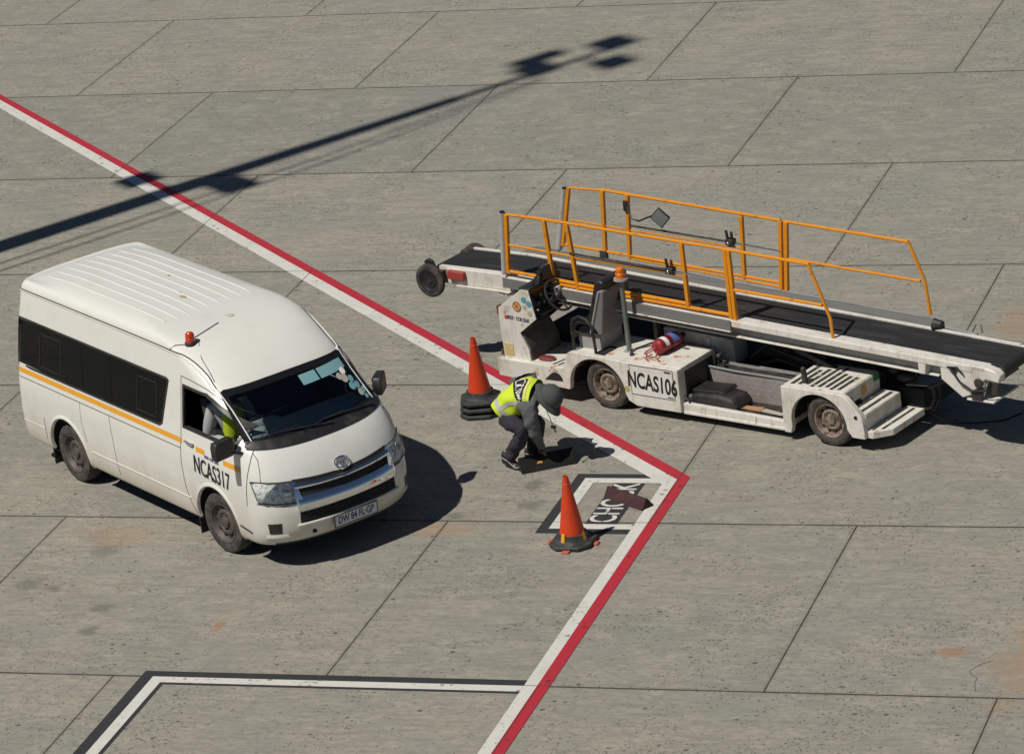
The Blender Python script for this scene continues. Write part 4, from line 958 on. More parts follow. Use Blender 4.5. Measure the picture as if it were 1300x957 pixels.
# seat
mb = MB(); mb.prism([(-.60, .80), (-.60, .90), (-.56, .925), (-.24, .90), (-.22, .80)], 'y', .12, .60); mb.build('seat_cushion', BLACKGL, LD, bevel=.03, bseg=3)
mb = MB(); mb.prism([(-.30, .80), (-.345, .84), (-.17, 1.34), (-.14, 1.36), (-.10, 1.345), (-.18, .82)], 'y', .12, .62); mb.build('seat_back', SEATG, LD, bevel=.02, bseg=3)
mb = MB(); mb.prism([(-.35, .90), (-.40, .92), (-.23, 1.44), (-.16, 1.46), (-.10, 1.44), (-.13, 1.33)], 'y', .14, .60); mb.build('seat_back_cushion', BLACK, LD, bevel=.03, bseg=3)
mb = MB(); mb.tube([(-.335, .115, .84), (-.16, .115, 1.34)], .014, 8); mb.build('seat_edge_trim', GREYP, LD)
mb = MB(); mb.box(-.55, -.24, .16, .56, .60, .80); mb.build('seat_box', GREYP, LD, bevel=.01)
mb = MB(); mb.tube([(-.555, .06, .60), (-.555, .06, .93), (-.52, .06, 1.0), (-.44, .06, 1.035), (-.34, .06, 1.01), (-.27, .06, .93), (-.25, .06, .60)], .018, 10); mb.build('seat_guard_rail', BLACK, LD)
mb = MB(); mb.box(-.66, -.62, .16, .26, .72, .84); mb.build('seat_lever_bracket', M('khaki_rubber', (.20, .19, .12), .8), LD, bevel=.01)
# beacon pole
mb = MB(); mb.cyl((.07, .25, .60), (.07, .25, 1.47), .030, .026, 14); mb.build('beacon_pole', POLE, LD)
mb = MB(); mb.box(.02, .12, .20, .30, .62, .632); mb.bar((.115, .235, .62), (.115, .235, .68), .015); mb.build('pole_foot', GREYP, LD)
be = empty('amber_beacon', (.07, .25, 1.47), 0, LD)
MB().cyl((0, 0, -.005), (0, 0, .018), .085, .08, 22).build('beacon_base', GREYP, be)
mb = MB(); mb.lathe([(.058, .018), (.058, .07), (.050, .078), (.052, .085), (.047, .125), (.03, .14), (.001, .143)], n=24); mb.build('beacon_lens', M('amber_orange_lens', (.72, .17, .01), .25, coat=.4), be)
mb = MB(); mb.cyl((.17, .16, .62), (.17, .16, .645), .03, .022, 12); mb.cyl((.17, .16, .645), (.17, .16, .69), .012, n=8); mb.build('deck_knob', GREASE, LD)
mb = MB(); mb.bar((.08, .30, .625), (.33, .62, .625), .018, .006); mb.box(.60, .68, .52, .56, .6205, .6225); mb.build('deck_strap', SEAM, LD)
mb = MB()
for x, y, r in ((.42, .16, .09), (.30, .10, .06), (.55, .12, .05), (-.12, .12, .09), (.68, .30, .05)):
    n = 11; mb.add([(x+r*1.3*math.cos(2*PI*k/n)*random.uniform(.5, 1.1), max(y+r*.8*math.sin(2*PI*k/n)*random.uniform(.5, 1.1), .025), .6212) for k in range(n)], [tuple(range(n))])
mb.build('deck_rust_stain', M('deck_rust', (.40, .22, .11), .85, dirt=(.62, .52, .40), amt=.9, scale=20, lo=.35, hi=.6), LD, smooth=0)
# floodlight scoop in front of console
# --- conveyor
BY0, BY1 = .55, 1.09; XN, XK, XT = -2.80, -1.88, 4.70
def bz(x): return cz(x) if x > XK else 1.22-.018*(XK-x)
mb = MB(); prof = [(XN, bz(XN)), (XK, bz(XK)), (XT, bz(XT))]
top = [(x, z) for x, z in prof]; th = .13
P = [(XN+.02, bz(XN)-th)]+[(XN+.0-.065*math.sin(a)*1, bz(XN)-.065+.065*-math.cos(a)) for a in lin(.15, PI-.15, 8)]+top+[(XT+.065*math.sin(a), bz(XT)-.065+.065*math.cos(a)) for a in lin(.15, PI-.15, 8)]+[(XT, bz(XT)-th), (XK, bz(XK)-th)]
mb.prism(P, 'y', BY0, BY1); mb.build('conveyor_belt', BELT, LD, smooth=30)
mb = MB(); mb.cyl((XN+.01, BY1-.10, bz(XN)-.03), (XN+.01, BY1+.05, bz(XN)-.03), .062, n=18); mb.build('nose_roller', RUBBER, LD)
def rib(name, y0, y1, z0, z1, x0, x1, mat, bev=.003):          # long bar following the belt slope
    mb = MB(); Q = sorted(set([x0, x1]+([XK] if x0 < XK < x1 else [])))
    P = [(x, bz(x)+z1) for x in Q]+[(x, bz(x)+z0) for x in Q[::-1]]
    mb.prism(P, 'y', y0, y1); return mb.build(name, mat, LD, bevel=bev)
rib('side_beam_web', .50, .53, -.20, -.03, XN+.06, 4.35, GREYP)  # white web under the flange, its shade put in as grey
rib('side_beam_top', .49, .548, -.035, .008, XN+.04, -1.70, WHITE_LD)
rib('side_beam_top', .40, .548, -.035, .008, -1.70, XT-.1, WHITE_LD)
rib('side_beam_lip', .395, .41, -.065, .003, 1.38, XT-.25, WHITE_LD)
rib('nose_side_plate', .475, .495, -.185, -.005, XN+.16, -1.72, WHITE_LD)
rib('galvanised_guard', .375, .39, -.105, .012, -1.74, 1.40, GUARD)
rib('guard_foot_strip', .37, .40, -.125, -.108, -1.1, 1.40, WHITE_LD)
rib('side_beam_bottom', .44, .53, -.205, -.19, XN+.30, 4.0, WHITE_LD)
rib('side_beam_web', 1.12, 1.15, -.20, -.03, XN+.06, 4.35, GREYP)  # far web, grey for its shade likewise
rib('side_beam_top', 1.105, 1.148, -.035, .012, XN+.04, XT-.1, WHITE_LD)
rib('galvanised_guard', 1.152, 1.35, -.13, .012, -2.06, 3.52, GUARD)
rib('guard_edge_strip', 1.33, 1.345, .0125, .03, -2.0, 3.5, GALV)
# beam stiffeners & undercarriage of the conveyor
mb = MB()
for x in (-1.55, -1.15, 3.78): mb.prism([(x, bz(x)-.19), (x, bz(x)-.04), (x+.10, bz(x)-.04), (x+.08, bz(x)-.19)], 'y', .40, .50)
mb.build('beam_stiffeners', WHITE_LD, LD, bevel=.003)
mb = MB(); mb.prism([(-1.95, .985), (-1.15, .93), (-1.15, .99), (-1.95, 1.03)], 'y', .50, .56); mb.bar((-1.70, .48, 1.03), (-1.55, .48, .96), .03); mb.bar((-1.78, .48, .98), (-1.62, .48, 1.02), .025); mb.cyl((-1.58, .47, .93), (-1.58, .47, .87), .018, n=10); mb.cyl((-1.85, .46, .995), (-1.85, .50, .995), .03, n=12); mb.cyl((-1.35, .46, .965), (-1.35, .50, .965), .03, n=12)
mb.build('nose_linkage', WHITE_LD, LD, bevel=.003)
MB().box(-2.60, -2.36, .425, .49, 1.09, 1.19).build('red_side_lamp', REDBOX, LD, bevel=.008)
mb = MB(); mb.box(-2.80, -2.68, .42, .50, 1.02, 1.17); mb.build('nose_bracket', M('rusted_bracket', (.13, .06, .04), .8, dirt=(.05, .03, .02), amt=.8), LD, bevel=.006)
for y, s in ((.40, -1), (1.26, 1)):
    wl = wheel(LD, (-2.84, y, 1.055 if s < 0 else 1.01), .20, .065, RUBBER, BLACK, s, name='nose_wheel', rr=.135, nholes=0)
    if s > 0: continue
    mb = MB(); mb.prism([(-2.90, 1.12), (-2.93, 1.27), (-2.86, 1.31), (-2.80, 1.28), (-2.74, 1.15), (-2.80, 1.05)], 'y', (y-.03*s), (y+s*-.06)); mb.tube([(-2.86, y, 1.055), (-2.80, y-s*.06, 1.12), (-2.72, y-s*.08, 1.13)], .02, 8); mb.build('nose_wheel_bracket', BLACK, LD, bevel=.005)
# support legs below the conveyor
mb = MB()
for y in (.62, 1.05):
    mb.bar((-.9, y, .5), (-.3, y, 1.02), .06, .05); mb.bar((.2, y, .55), (.2, y, 1.0), .07, .05); mb.bar((2.6, y, .6), (1.6, y, .95), .06, .05)
mb.box(-1.3, 3.2, .60, 1.07, .93, .96); mb.build('lift_frame', GREASE, LD)
mb = MB(); mb.tube([(-.95, .52, .78), (-.62, .52, .76)], .012, 6); mb.tube([(-.60, .50, .86), (-.60, .50, .97), (-.30, .50, .96), (.05, .50, .94)], .011, 6); mb.build('grab_handle', STEEL, LD)
# tail end
mb = MB(); mb.prism([(4.05, .78), (4.05, cz(4.05)+.01), (4.62, cz(4.62)+.01), (4.72, cz(4.7)-.01), (4.78, .90), (4.76, .82), (4.60, .84), (4.40, .64), (4.30, .60)], 'y', .40, .52)
mb.prism([(4.0, .80), (4.0, cz(4.0)), (4.70, cz(4.7)), (4.76, .90), (4.55, .82)], 'y', 1.10, 1.16)
mb.build('tail_end_plate', WHITE_LD, LD, bevel=.015)
mb = MB(); mb.box(4.66, 4.74, .40, .46, .68, .84); mb.box(4.42, 4.55, .385, .42, .60, .70); mb.cyl((4.22, .385, .90), (4.22, .40, .90), .04, n=14); mb.cyl((4.52, .38, .80), (4.52, .40, .80), .055, n=16); mb.build('tail_motor', GREASE, LD, bevel=.006)
mb = MB(); mb.tube([(4.20, .38, .92), (4.30, .36, .80), (4.45, .36, .72), (4.62, .37, .74), (4.66, .38, .84)], .012, 6); mb.tube([(4.15, .39, .93), (4.28, .37, .95), (4.34, .38, .88)], .012, 6); mb.build('tail_hose', BLACK, LD)
mb = MB(); mb.box(4.35, 4.68, .40, .90, .585, .605); mb.bar((4.5, .45, .60), (4.62, .45, .84), .03); mb.build('tail_tray', WHITE_LD, LD, bevel=.004)
MB().cyl((XT+.0, .50, bz(XT)-.065), (XT+.0, 1.12, bz(XT)-.065), .05, n=16).build('tail_roller', RUBBER, LD)
mb = MB(); mb.box(3.60, 4.60, .60, 1.05, .72, .76); mb.box(4.70, 4.76, .52, 1.10, .66, .90) if False else None; mb.tube([(3.65, .75, .50), (3.9, .72, .62), (4.1, .70, .74)], .02, 8); mb.build('tail_underpan', GREASE, LD)
mb = MB(); mb.cyl((3.52, 1.15, 1.05), (3.62, 1.15, 1.05), .07, .05, 10); mb.build('guard_end_cap', BLACK, LD)
mb = MB(); mb.tube([(3.66, 1.18, 1.02), (4.05, 1.16, 1.0)], .018, 8); mb.tube([(3.95, 1.22, 1.0), (4.0, 1.22, 1.09), (4.06, 1.22, 1.09), (4.07, 1.22, 1.0)], .012, 8); mb.box(3.62, 4.7, 1.16, 1.22, .93, .965); mb.build('tail_lashing_eye', GALV, LD)
# rear hitch and a near-black box putting shade in the cavity beside the steps
mb = MB(); mb.box(3.07, 3.55, .80, 1.40, .20, .44); mb.build('rear_cavity_shade', DARK, LD, bevel=.01)
mb = MB(); mb.add([(3.32, .80, .47), (3.66, .80, .50), (3.66, 1.3, .50), (3.32, 1.3, .47), (3.32, .80, .455), (3.66, .80, .485), (3.66, 1.3, .485), (3.32, 1.3, .455)], [(0, 1, 2, 3), (7, 6, 5, 4), (0, 4, 5, 1), (1, 5, 6, 2), (2, 6, 7, 3), (3, 7, 4, 0)])
mb.build('rear_shelf', GREYP, LD, bevel=.004)
mb = MB(); mb.tube([(3.66, .80, .48), (3.68, .80, .36), (3.62, .80, .24), (3.50, .80, .20)], .018, 8); mb.tube([(3.70, .86, .50), (3.72, .84, .36), (3.64, .82, .21), (3.48, .82, .17)], .013, 8); mb.tube([(3.15, .85, .60), (3.3, .95, .66), (3.5, 1.0, .60), (3.8, .9, .72)], .022, 8); mb.build('rear_hose', BLACK, LD)
mb = MB(); mb.sphere((3.28, .90, .52), (.12, .10, .07)); mb.sphere((3.12, .95, .60), (.10, .12, .10)); mb.build('rear_linkage', GREASE, LD)
mb = MB(); mb.tube([(3.55, .85, .17), (3.65, .95, .05), (3.80, 1.0, .016), (4.0, 1.10, .012), (4.22, 1.25, .012), (4.3, 1.5, .012)], .009, 6); mb.build('trailing_cable', BLACK, LD)
# --- hand rails
def rz(x, h): return bz(x)+h
T = .044
def posts(name, y, items, rails, extra=None):
    e = empty(name, (0, y, 0), 0, LD)
    for (x0, z0, x1, z1) in items:
        MB().bar((x0, 0, z0), (x1, 0, z1), T, T, up=(0, 1, 0)).build('rail_post', YEL, e, bevel=.004)
    for P, w_ in rails:
        mb = MB(); mb.tube([(x, 0, z) for x, z in P], w_, 8); mb.build('hand_rail', YEL, e)
    return e
NR = posts('near_railing', .44, [(-1.69, 1.27, -1.615, 1.975), (-1.045, 1.22, -1.08, 1.97), (-.70, 1.17, -.76, 1.955), (.815, 1.17, .81, 1.91), (1.385, .99, 1.385, 1.91), (1.435, .99, 1.435, 1.905)],
  [([(-1.615, 1.975), (-1.08, 1.975), (1.40, 1.905)], .019), ([(1.40, 1.905), (2.48, 1.86)], .019), ([(-1.64, 1.61), (-.70, 1.575)], .014), ([(-.70, 1.57), (.58, 1.545)], .014), ([(.60, 1.53), (.80, 1.52)], .012), ([(-1.685, 1.29), (-.46, 1.245), (.79, 1.205)], .022), ([(-.95, 1.22), (1.37, 1.145)], .022), ([(1.44, 1.445), (2.60, 1.41)], .019), ([(2.47, 1.86), (2.69, 1.27), (2.70, .98)], .019)])
FR_ = posts('far_railing', 1.35, [(-1.60, 1.29, -1.415, 2.01), (-1.0, 1.20, -.93, 2.03), (-.65, 1.24, -.58, 2.02), (.93, 1.20, .975, 1.935), (1.42, 1.12, 1.50, 1.93), (1.49, 1.12, 1.575, 1.93)],
  [([(-1.41, 2.01), (-.93, 2.03)], .014), ([(-.95, 2.035), (1.50, 1.935)], .019), ([(1.55, 1.93), (3.15, 1.875)], .019), ([(-1.45, 1.62), (-.60, 1.59), (.93, 1.55)], .012), ([(-1.58, 1.31), (-.64, 1.28), (1.42, 1.20)], .018), ([(-.64, 1.25), (1.42, 1.15)], .014), ([(1.50, 1.50), (3.26, 1.44)], .016), ([(3.15, 1.875), (3.315, 1.46), (3.35, 1.07)], .019)])
for e, x in ((NR, -1.715), (FR_, -1.63)):
    mb = MB(); dx = .075 if e is NR else .185
    mb.cyl((x-.03, 0, 1.25), (x-.03+dx, 0, 1.99), .038, n=14); mb.build('corner_roller', GREYPIPE, e)
    mb = MB(); mb.cyl((x-.03+dx, 0, 1.99), (x-.03+dx, 0, 2.01), .03, n=12); mb.build('roller_cap', BLACK, e)
for e, x, zc in ((NR, .63, 1.585), (FR_, .80, 1.62)):
    mb = MB(); mb.box(x-.05, x+.05, -.05, .03, zc-.045, zc+.03); mb.tube([(x-.03, -.02, zc+.02), (x-.035, -.03, zc+.13)], .018, 8); mb.tube([(x+.03, -.02, zc+.02), (x+.035, -.03, zc+.12)], .018, 8); mb.build('rail_clamp', GREASE, e, bevel=.006)
    mb = MB(); mb.tube([(x-1.38, -.02, zc+.035), (x-.04, -.02, zc-.005)], .013, 8); mb.build('gas_strut', GREASE, e)
    mb = MB(); mb.tube([(x+.04, -.02, zc-.01), (x+.68, -.02, zc-.04)], .008, 8); mb.sphere((x, -.06, zc-.01), .022); mb.build('strut_rod', STEEL, e)
mb = MB(); mb.box(-1.06, -.96, -.03, .01, 1.20, 1.30) ; mb.build('rail_hinge', GREASE, FR_, bevel=.004)
mb = MB(); mb.box(-.18, -.10, -.05, .0, 1.16, 1.235); mb.build('rail_hinge', GREASE, NR, bevel=.01)
# wing mirror on the far railing
me_ = empty('wing_mirror', (0, 1.33, 0), 0, LD)
mb = MB(); mb.tube([(-.60, 0, 1.93), (-.56, -.03, 1.86), (-.50, -.05, 1.76), (-.40, -.05, 1.745), (-.30, -.05, 1.79), (-.20, -.05, 1.83)], .011, 8); mb.box(-.62, -.57, -.03, 0, 1.83, 1.95); mb.build('mirror_arm', BLACK, me_)
A_ = [Vector((-.105, -.06, 1.94)), Vector((.02, -.02, 1.815)), Vector((-.085, -.06, 1.69)), Vector((-.21, -.10, 1.82))]
nrm_ = (A_[1]-A_[0]).cross(A_[3]-A_[0]).normalized()
if nrm_.y > 0: nrm_ = -nrm_
mb = MB(); mb.add([p-nrm_*.03 for p in A_]+[p+nrm_*.0 for p in A_], [(0, 1, 2, 3), (7, 6, 5, 4), (0, 4, 5, 1), (1, 5, 6, 2), (2, 6, 7, 3), (3, 7, 4, 0)]); mb.build('mirror_shell', BLACK, me_, bevel=.01)
mc_ = sum(A_, Vector())/4
mb = MB(); mb.add([mc_+(p-mc_)*.86+nrm_*.0015 for p in A_], [(0, 1, 2, 3)]); mb.build('mirror_face', M('dusty_mirror', (.32, .36, .36), .25, .6), me_)

# ------------------------------------------------------------------ loose things on the loader
def LWv(x, y, z): return Vector((-1.032, 4.987, 0))+Vector((math.cos(LYAW)*x-math.sin(LYAW)*y, math.sin(LYAW)*x+math.cos(LYAW)*y, z))
fe = empty('fire_extinguisher', LWv(.475, .42, .712), LYAW+R(86))
tag(fe, 'red fire extinguisher lying on the belt loader deck behind the beacon pole', 'fire extinguisher')
mb = MB(); mb.lathe([(.001, -.20), (.05, -.195), (.085, -.165), (.088, .14), (.076, .175), (.035, .205), (.026, .22)][::-1], axis='x', n=24); mb.build('cylinder', RED, fe, smooth=40)
mb = MB(); mb.grid(lambda x, a: Vector((x, math.cos(a)*.0895, math.sin(a)*.0895)), (-.11, -.05), lin(.6, 3.0, 12)); mb.build('white_label', INKW, fe)
mb = MB(); mb.grid(lambda x, a: Vector((x, math.cos(a)*.0895, math.sin(a)*.0895)), (.02, .12), lin(.6, 3.0, 12)); mb.build('blue_label', BLUELB, fe)
mb = MB(); mb.lathe([(.0905, -.02), (.0905, -.003)], axis='x', n=24); mb.build('strap', BLACK, fe)
mb = MB(); mb.cyl((.24, 0, 0), (.28, 0, 0), .03, n=12); mb.box(.27, .36, -.015, .015, .01, .03); mb.build('valve', BLACK, fe)
mb = MB(); mb.tube([(-.20, .0, .01), (-.26, .03, -.02), (-.28, .10, -.05), (-.20, .16, -.065), (-.05, -.10+.28, -.068), (.10, .17, -.068), (.18, .12, -.06), (.22, .05, -.01)], .008, 6); mb.tube([(-.20, -.02, -.03), (-.28, -.06, -.06), (-.33, -.14, -.068)], .009, 6); mb.tube([(-.24, .02, -.05), (-.33, .05, -.07), (-.37, -.02, -.07)], .008, 6); mb.build('hose', M('faded_red_hose', (.38, .09, .07), .7), fe)
mb = MB(); X0 = []
bg_ = MB(); bg_.prism([(-.36, -.10), (-.34, .02), (-.20, .08), (.10, .10), (.30, .08), (.38, -.02), (.34, -.10)], 'y', -.16, .16)
bag = bg_.build('bag_body', CANVAS, None, bevel=.05, bseg=4)
be_ = empty('tool_bag', LWv(1.25, .22, .24), LYAW+R(-2)); bag.parent = be_
tag(be_, 'black vinyl bag slumped on the side sill of the belt loader below the hatch', 'bag')
mb = MB(); mb.sphere((-.30, -.12, -.02), (.10, .06, .09)); mb.tube([(-.30, -.20, .05), (-.20, -.22, -.04), (-.12, -.20, -.09)], .012, 6); mb.prism([(-.33, .06), (-.30, .10), (.12, .125), (.16, .10)], 'y', -.10, .17); mb.build('bag_flap', CANVAS, be_, bevel=.02, bseg=3)
# ------------------------------------------------------------------ traffic cones
def cone_tree(loc, rz, label, group=None, tabs=True):
    e = empty('traffic_cone', loc, rz); tag(e, label, 'traffic cone', group)
    h = .75; mb = MB(); mb.lathe([(.134, .105), (.030, h-.02), (.030, h), (.022, h), (.022, h-.03), (.120, .105)], n=40, closed=True)
    mb.lathe([(.042, h-.085), (.046, h-.08), (.040, h-.075)], n=32); mb.build('cone_body', CONE, e, smooth=30)
    c = 8; P = []
    for k in range(4):
        for a in lin(-R(28), R(28), 5):
            t = k*PI/2+a; P.append((.255*math.cos(t)/max(abs(math.cos(a)), .1)*math.cos(a)*1.0, .255*math.sin(t)))
    P = [(.225, -.125), (.225, .125), (.125, .225), (-.125, .225), (-.225, .125), (-.225, -.125), (-.125, -.225), (.125, -.225)]
    mb = MB(); mb.prism(P, 'z', .006, .052); mb.build('cone_base', CONEB, e, bevel=.016, bseg=3)
    mb = MB(); mb.lathe([(.192, .050), (.186, .060), (.176, .064), (.160, .085), (.152, .128), (.138, .132), (.125, .132), (.125, .04)], n=40); mb.build('base_collar', CONEB, e, smooth=30)
    if tabs:
        for k in range(4):
            a = k*PI/2-R(20); mb = MB(); mb.grid(lambda t, z: Vector((math.cos(t)*(.170-.26*(z-.07)), math.sin(t)*(.170-.26*(z-.07)), z)), lin(a-.14, a+.14, 4), (.075, .165)); mb.build('yellow_tab', TABY, e)
        for k in range(4):
            a = k*PI/2; mb = MB(); mb.X = Matrix.Rotation(a, 4, 'Z'); mb.box(.20, .275, -.04, .04, 0, .022); mb.build('orange_foot', LUG, e, bevel=.006)
    return e
cone_tree((-.447, 1.40, 0), R(-92), 'orange traffic cone with yellow tabs standing beside the painted chock box')
GR = 'traffic cones nested in one stack'
cc = Vector((-2.60, 4.90, 0))
c0 = cone_tree(cc, R(10), 'bottom traffic cone of the stack behind the crouching worker', GR, False)
for k, lab in ((1, 'middle traffic cone of the stack behind the crouching worker'), (2, 'topmost orange traffic cone of the stack behind the crouching worker')):
    c = copy_tree(c0); c.location = cc+Vector((.004*k, .005*k, .075*k)); c.rotation_euler = (0, 0, R(10+3*k)); c['label'] = lab
# ------------------------------------------------------------------ wheel chocks
def chock(name, A, B, back, h, mat, label, ridge=.42, bev=.006):
    A = Vector((*A, 0)); B = Vector((*B, 0)); d = (B-A).normalized(); n_ = Vector((-d.y, d.x, 0)); L = (B-A).length
    mb = MB(); mb.prism([(0, .0), (.006, .012), (back*ridge-.012, h), (back*ridge+.012, h), (back-.006, .012), (back, 0)], 'x', 0, L)
    o = mb.build(name, mat, None, bevel=bev, smooth=0); o.location = A; o.rotation_euler = (0, 0, math.atan2(d.y, d.x)); tag(o, label, 'wheel chock'); return o
chock('wheel_chock', (-.475, 2.56), (.045, 2.235), .175, .112, WOODM, 'dark maroon triangular wheel chock lying across the CHOCK lettering', .45)
ck = chock('wheel_chock', (-1.566, 3.165), (-1.04, 3.48), .235, .15, CHOCKB, 'black rubber wheel chock in front of the crouching worker', .50)
mb = MB(); mb.X = Matrix.Translation((.215, .048, .078)) @ Matrix.Rotation(R(54), 4, 'X') @ Matrix.Scale(.72, 4); mb.prism([(-.05, -.008), (-.03, .02), (.0, .028), (.04, .018), (.045, -.01)], 'z', .0, .003); mb.build('yellow_paint_mark', M('dull_yellow_mark', (.50, .25, .03), .7), ck)
# ------------------------------------------------------------------ people
def skin(name, J, E_, mats, parent=None, sub=2, root=None):
    # J: {name: (pos, radius or (rx, ry))}
    ks = list(J); me = bpy.data.meshes.new(name); me.from_pydata([tuple(J[k][0]) for k in ks], [(ks.index(a), ks.index(b)) for a, b in E_], [])
    o = bpy.data.objects.new(name, me); COL.objects.link(o)
    o.modifiers.new('s', 'SKIN'); sv = me.skin_vertices[0].data
    for i, k in enumerate(ks):
        r = J[k][1]; sv[i].radius = r if isinstance(r, tuple) else (r, r); sv[i].use_root = (k == (root or ks[0]))
    o.modifiers['s'].use_smooth_shade = True
    ss = o.modifiers.new('u', 'SUBSURF'); ss.levels = sub; ss.render_levels = sub
    dg = bpy.context.evaluated_depsgraph_get(); dg.update(); m2 = bpy.data.meshes.new_from_object(o.evaluated_get(dg)); m2.name = name
    bpy.data.objects.remove(o); bpy.data.meshes.remove(me)
    for p in m2.polygons: p.use_smooth = True
    m2.materials.clear()
    for x in (mats if isinstance(mats, (list, tuple)) else [mats]): m2.materials.append(x)
    o = bpy.data.objects.new(name, m2); COL.objects.link(o)
    if parent: o.parent = parent
    return o
def join_mesh(o, mb, mi=0):
    bm = bmesh.new(); bm.from_mesh(o.data); vs = [bm.verts.new(v) for v in mb.v]
    for f, m_ in zip(mb.f, mb.m):
        try:
            q = bm.faces.new([vs[i] for i in f]); q.smooth = True; q.material_index = m_
        except ValueError: pass
    bm.to_mesh(o.data); bm.free()
def head_mb(c, fwd, up, s=1.0):
    fwd = Vector(fwd).normalized(); up = (Vector(up)-fwd*Vector(up).dot(fwd)).normalized(); rt = fwd.cross(up); X = Matrix(((rt.x, fwd.x, up.x, c[0]), (rt.y, fwd.y, up.y, c[1]), (rt.z, fwd.z, up.z, c[2]), (0, 0, 0, 1))) @ Matrix.Scale(s, 4)
    mb = MB(); n, m_ = 24, 18; vs = []
    for j in range(m_+1):
        th = PI*j/m_
        for k in range(n):
            a = 2*PI*k/n; x = math.sin(th)*math.cos(a)*.076; y = math.sin(th)*math.sin(a)*.096; z = math.cos(th)*.118
            if z < 0: x *= 1-.28*(z/.118)**2; y = y*(1-.18*(z/.118)**2)+.012*(z/.118)**2
            if y > 0: y += .016*math.exp(-((x/.014)**2+((z+.012)/.022)**2)); y -= .010*math.exp(-(((abs(x)-.030)/.014)**2+((z-.014)/.012)**2)); y += .005*math.exp(-((x/.024)**2+((z+.055)/.010)**2))
            vs.append((x, y, z))
    mb.X = X; mb.add(vs, [(j*n+k, (j+1)*n+k, (j+1)*n+(k+1) % n, j*n+(k+1) % n) for j in range(m_) for k in range(n)])
    for sg in (-1, 1):
        mb.sphere((sg*.078, -.005, .0), (.010, .018, .030), 10, 8)
        mb.sphere((sg*.030, .083, .014), (.012, .008, .008), 8, 6, 1)
    return mb, X
def hand_mb(w_, pdir, palm_n, curl, parent_body, side=1, s=1.0):
    # palm and five bent fingers grown as one skinned piece and joined to the body mesh
    d = Vector(pdir).normalized(); n_ = Vector(palm_n); n_ = (n_-d*n_.dot(d)).normalized(); t = d.cross(n_)*side; w_ = Vector(w_)
    J = {'w': (w_, .026*s), 'p': (w_+d*.045*s, (.036*s, .018*s)), 'k': (w_+d*.085*s, (.038*s, .015*s))}; E_ = [('w', 'p'), ('p', 'k')]
    for i, (off, L) in enumerate(((-.030, .075), (-.010, .083), (.010, .078), (.029, .062))):
        b = w_+d*.088*s+t*off*s; p1 = b+(d*math.cos(curl*.5)+n_*math.sin(curl*.5))*L*.45*s; p2 = p1+(d*math.cos(curl)+n_*math.sin(curl))*L*.32*s; p3 = p2+(d*math.cos(curl*1.4)+n_*math.sin(curl*1.4))*L*.25*s
        for q, (nm_, p, r) in enumerate((('b', b, .0095), ('m', p1, .0088), ('n', p2, .008), ('e', p3, .0065))): J[f'{nm_}{i}'] = (p, r*s)
        E_ += [('k', f'b{i}'), (f'b{i}', f'm{i}'), (f'm{i}', f'n{i}'), (f'n{i}', f'e{i}')]
    tb = w_+d*.03*s-t*.03*s; t1 = tb+(d*.6-t*.75+n_*.25).normalized()*.035*s; t2 = t1+(d*.85-t*.3+n_*.45).normalized()*.03*s
    J['t0'] = (tb, .013*s); J['t1'] = (t1, .0105*s); J['t2'] = (t2, .009*s); E_ += [('p', 't0'), ('t0', 't1'), ('t1', 't2')]
    h = skin('hand_tmp', J, E_, SKIN, sub=1, root='w'); mb = MB(); mb.v = [tuple(v.co) for v in h.data.vertices]; mb.f = [tuple(p.vertices) for p in h.data.polygons]; mb.m = [0]*len(mb.f)
    join_mesh(parent_body, mb); bpy.data.objects.remove(h)
V = Vector
# crouching worker; everything relative to the feet
WO = V((-1.70, 3.45, 0)); wk = empty('person', WO)
tag(wk, 'bent-over worker in a yellow hi-vis vest, grey jacket and cap reaching for a black chock', 'person')
W_ = dict(pel=V((-1.75, 3.41, .65)), sp=V((-1.62, 3.41, .77)), ch=V((-1.48, 3.42, .84)), nk=V((-1.34, 3.38, .85)), hd=V((-1.20, 3.335, .83)),
          hR=V((-1.74, 3.31, .62)), kR=V((-1.50, 3.23, .47)), aR=V((-1.785, 3.38, .115)), tR=V((-1.66, 3.32, .035)),
          hL=V((-1.75, 3.50, .63)), kL=V((-1.40, 3.46, .46)), aL=V((-1.60, 3.62, .10)), tL=V((-1.44, 3.60, .035)),
          sR=V((-1.42, 3.24, .72)), eR=V((-1.40, 3.27, .45)), wR=V((-1.385, 3.375, .225)),
          sL=V((-1.50, 3.60, .90)), eL=V((-1.745, 3.72, .845)), wL=V((-1.60, 3.66, .60)))
W_ = {k: v-WO for k, v in W_.items()}
def B(k, r): return (W_[k], r)
J = {'pel': B('pel', .10), 'sp': B('sp', .10), 'ch': B('ch', (.12, .10)), 'nk': B('nk', .052), 'hb': (W_['nk'].lerp(W_['hd'], .5), .05),
     'hR': B('hR', .075), 'kR': B('kR', .055), 'aR': B('aR', .036), 'tR': B('tR', .03), 'hL': B('hL', .075), 'kL': B('kL', .055), 'aL': B('aL', .036), 'tL': B('tL', .03),
     'sR': B('sR', .05), 'eR': B('eR', .038), 'wR': B('wR', .026), 'sL': B('sL', .05), 'eL': B('eL', .038), 'wL': B('wL', .026)}
body = skin('body', J, [('pel', 'sp'), ('sp', 'ch'), ('ch', 'nk'), ('nk', 'hb'), ('pel', 'hR'), ('hR', 'kR'), ('kR', 'aR'), ('aR', 'tR'), ('pel', 'hL'), ('hL', 'kL'), ('kL', 'aL'), ('aL', 'tL'), ('ch', 'sR'), ('sR', 'eR'), ('eR', 'wR'), ('ch', 'sL'), ('sL', 'eL'), ('eL', 'wL')], [SKIN, INK], wk, 2)
hf = V((.55, -.22, -.80)); hu = V((.80, -.30, .50))
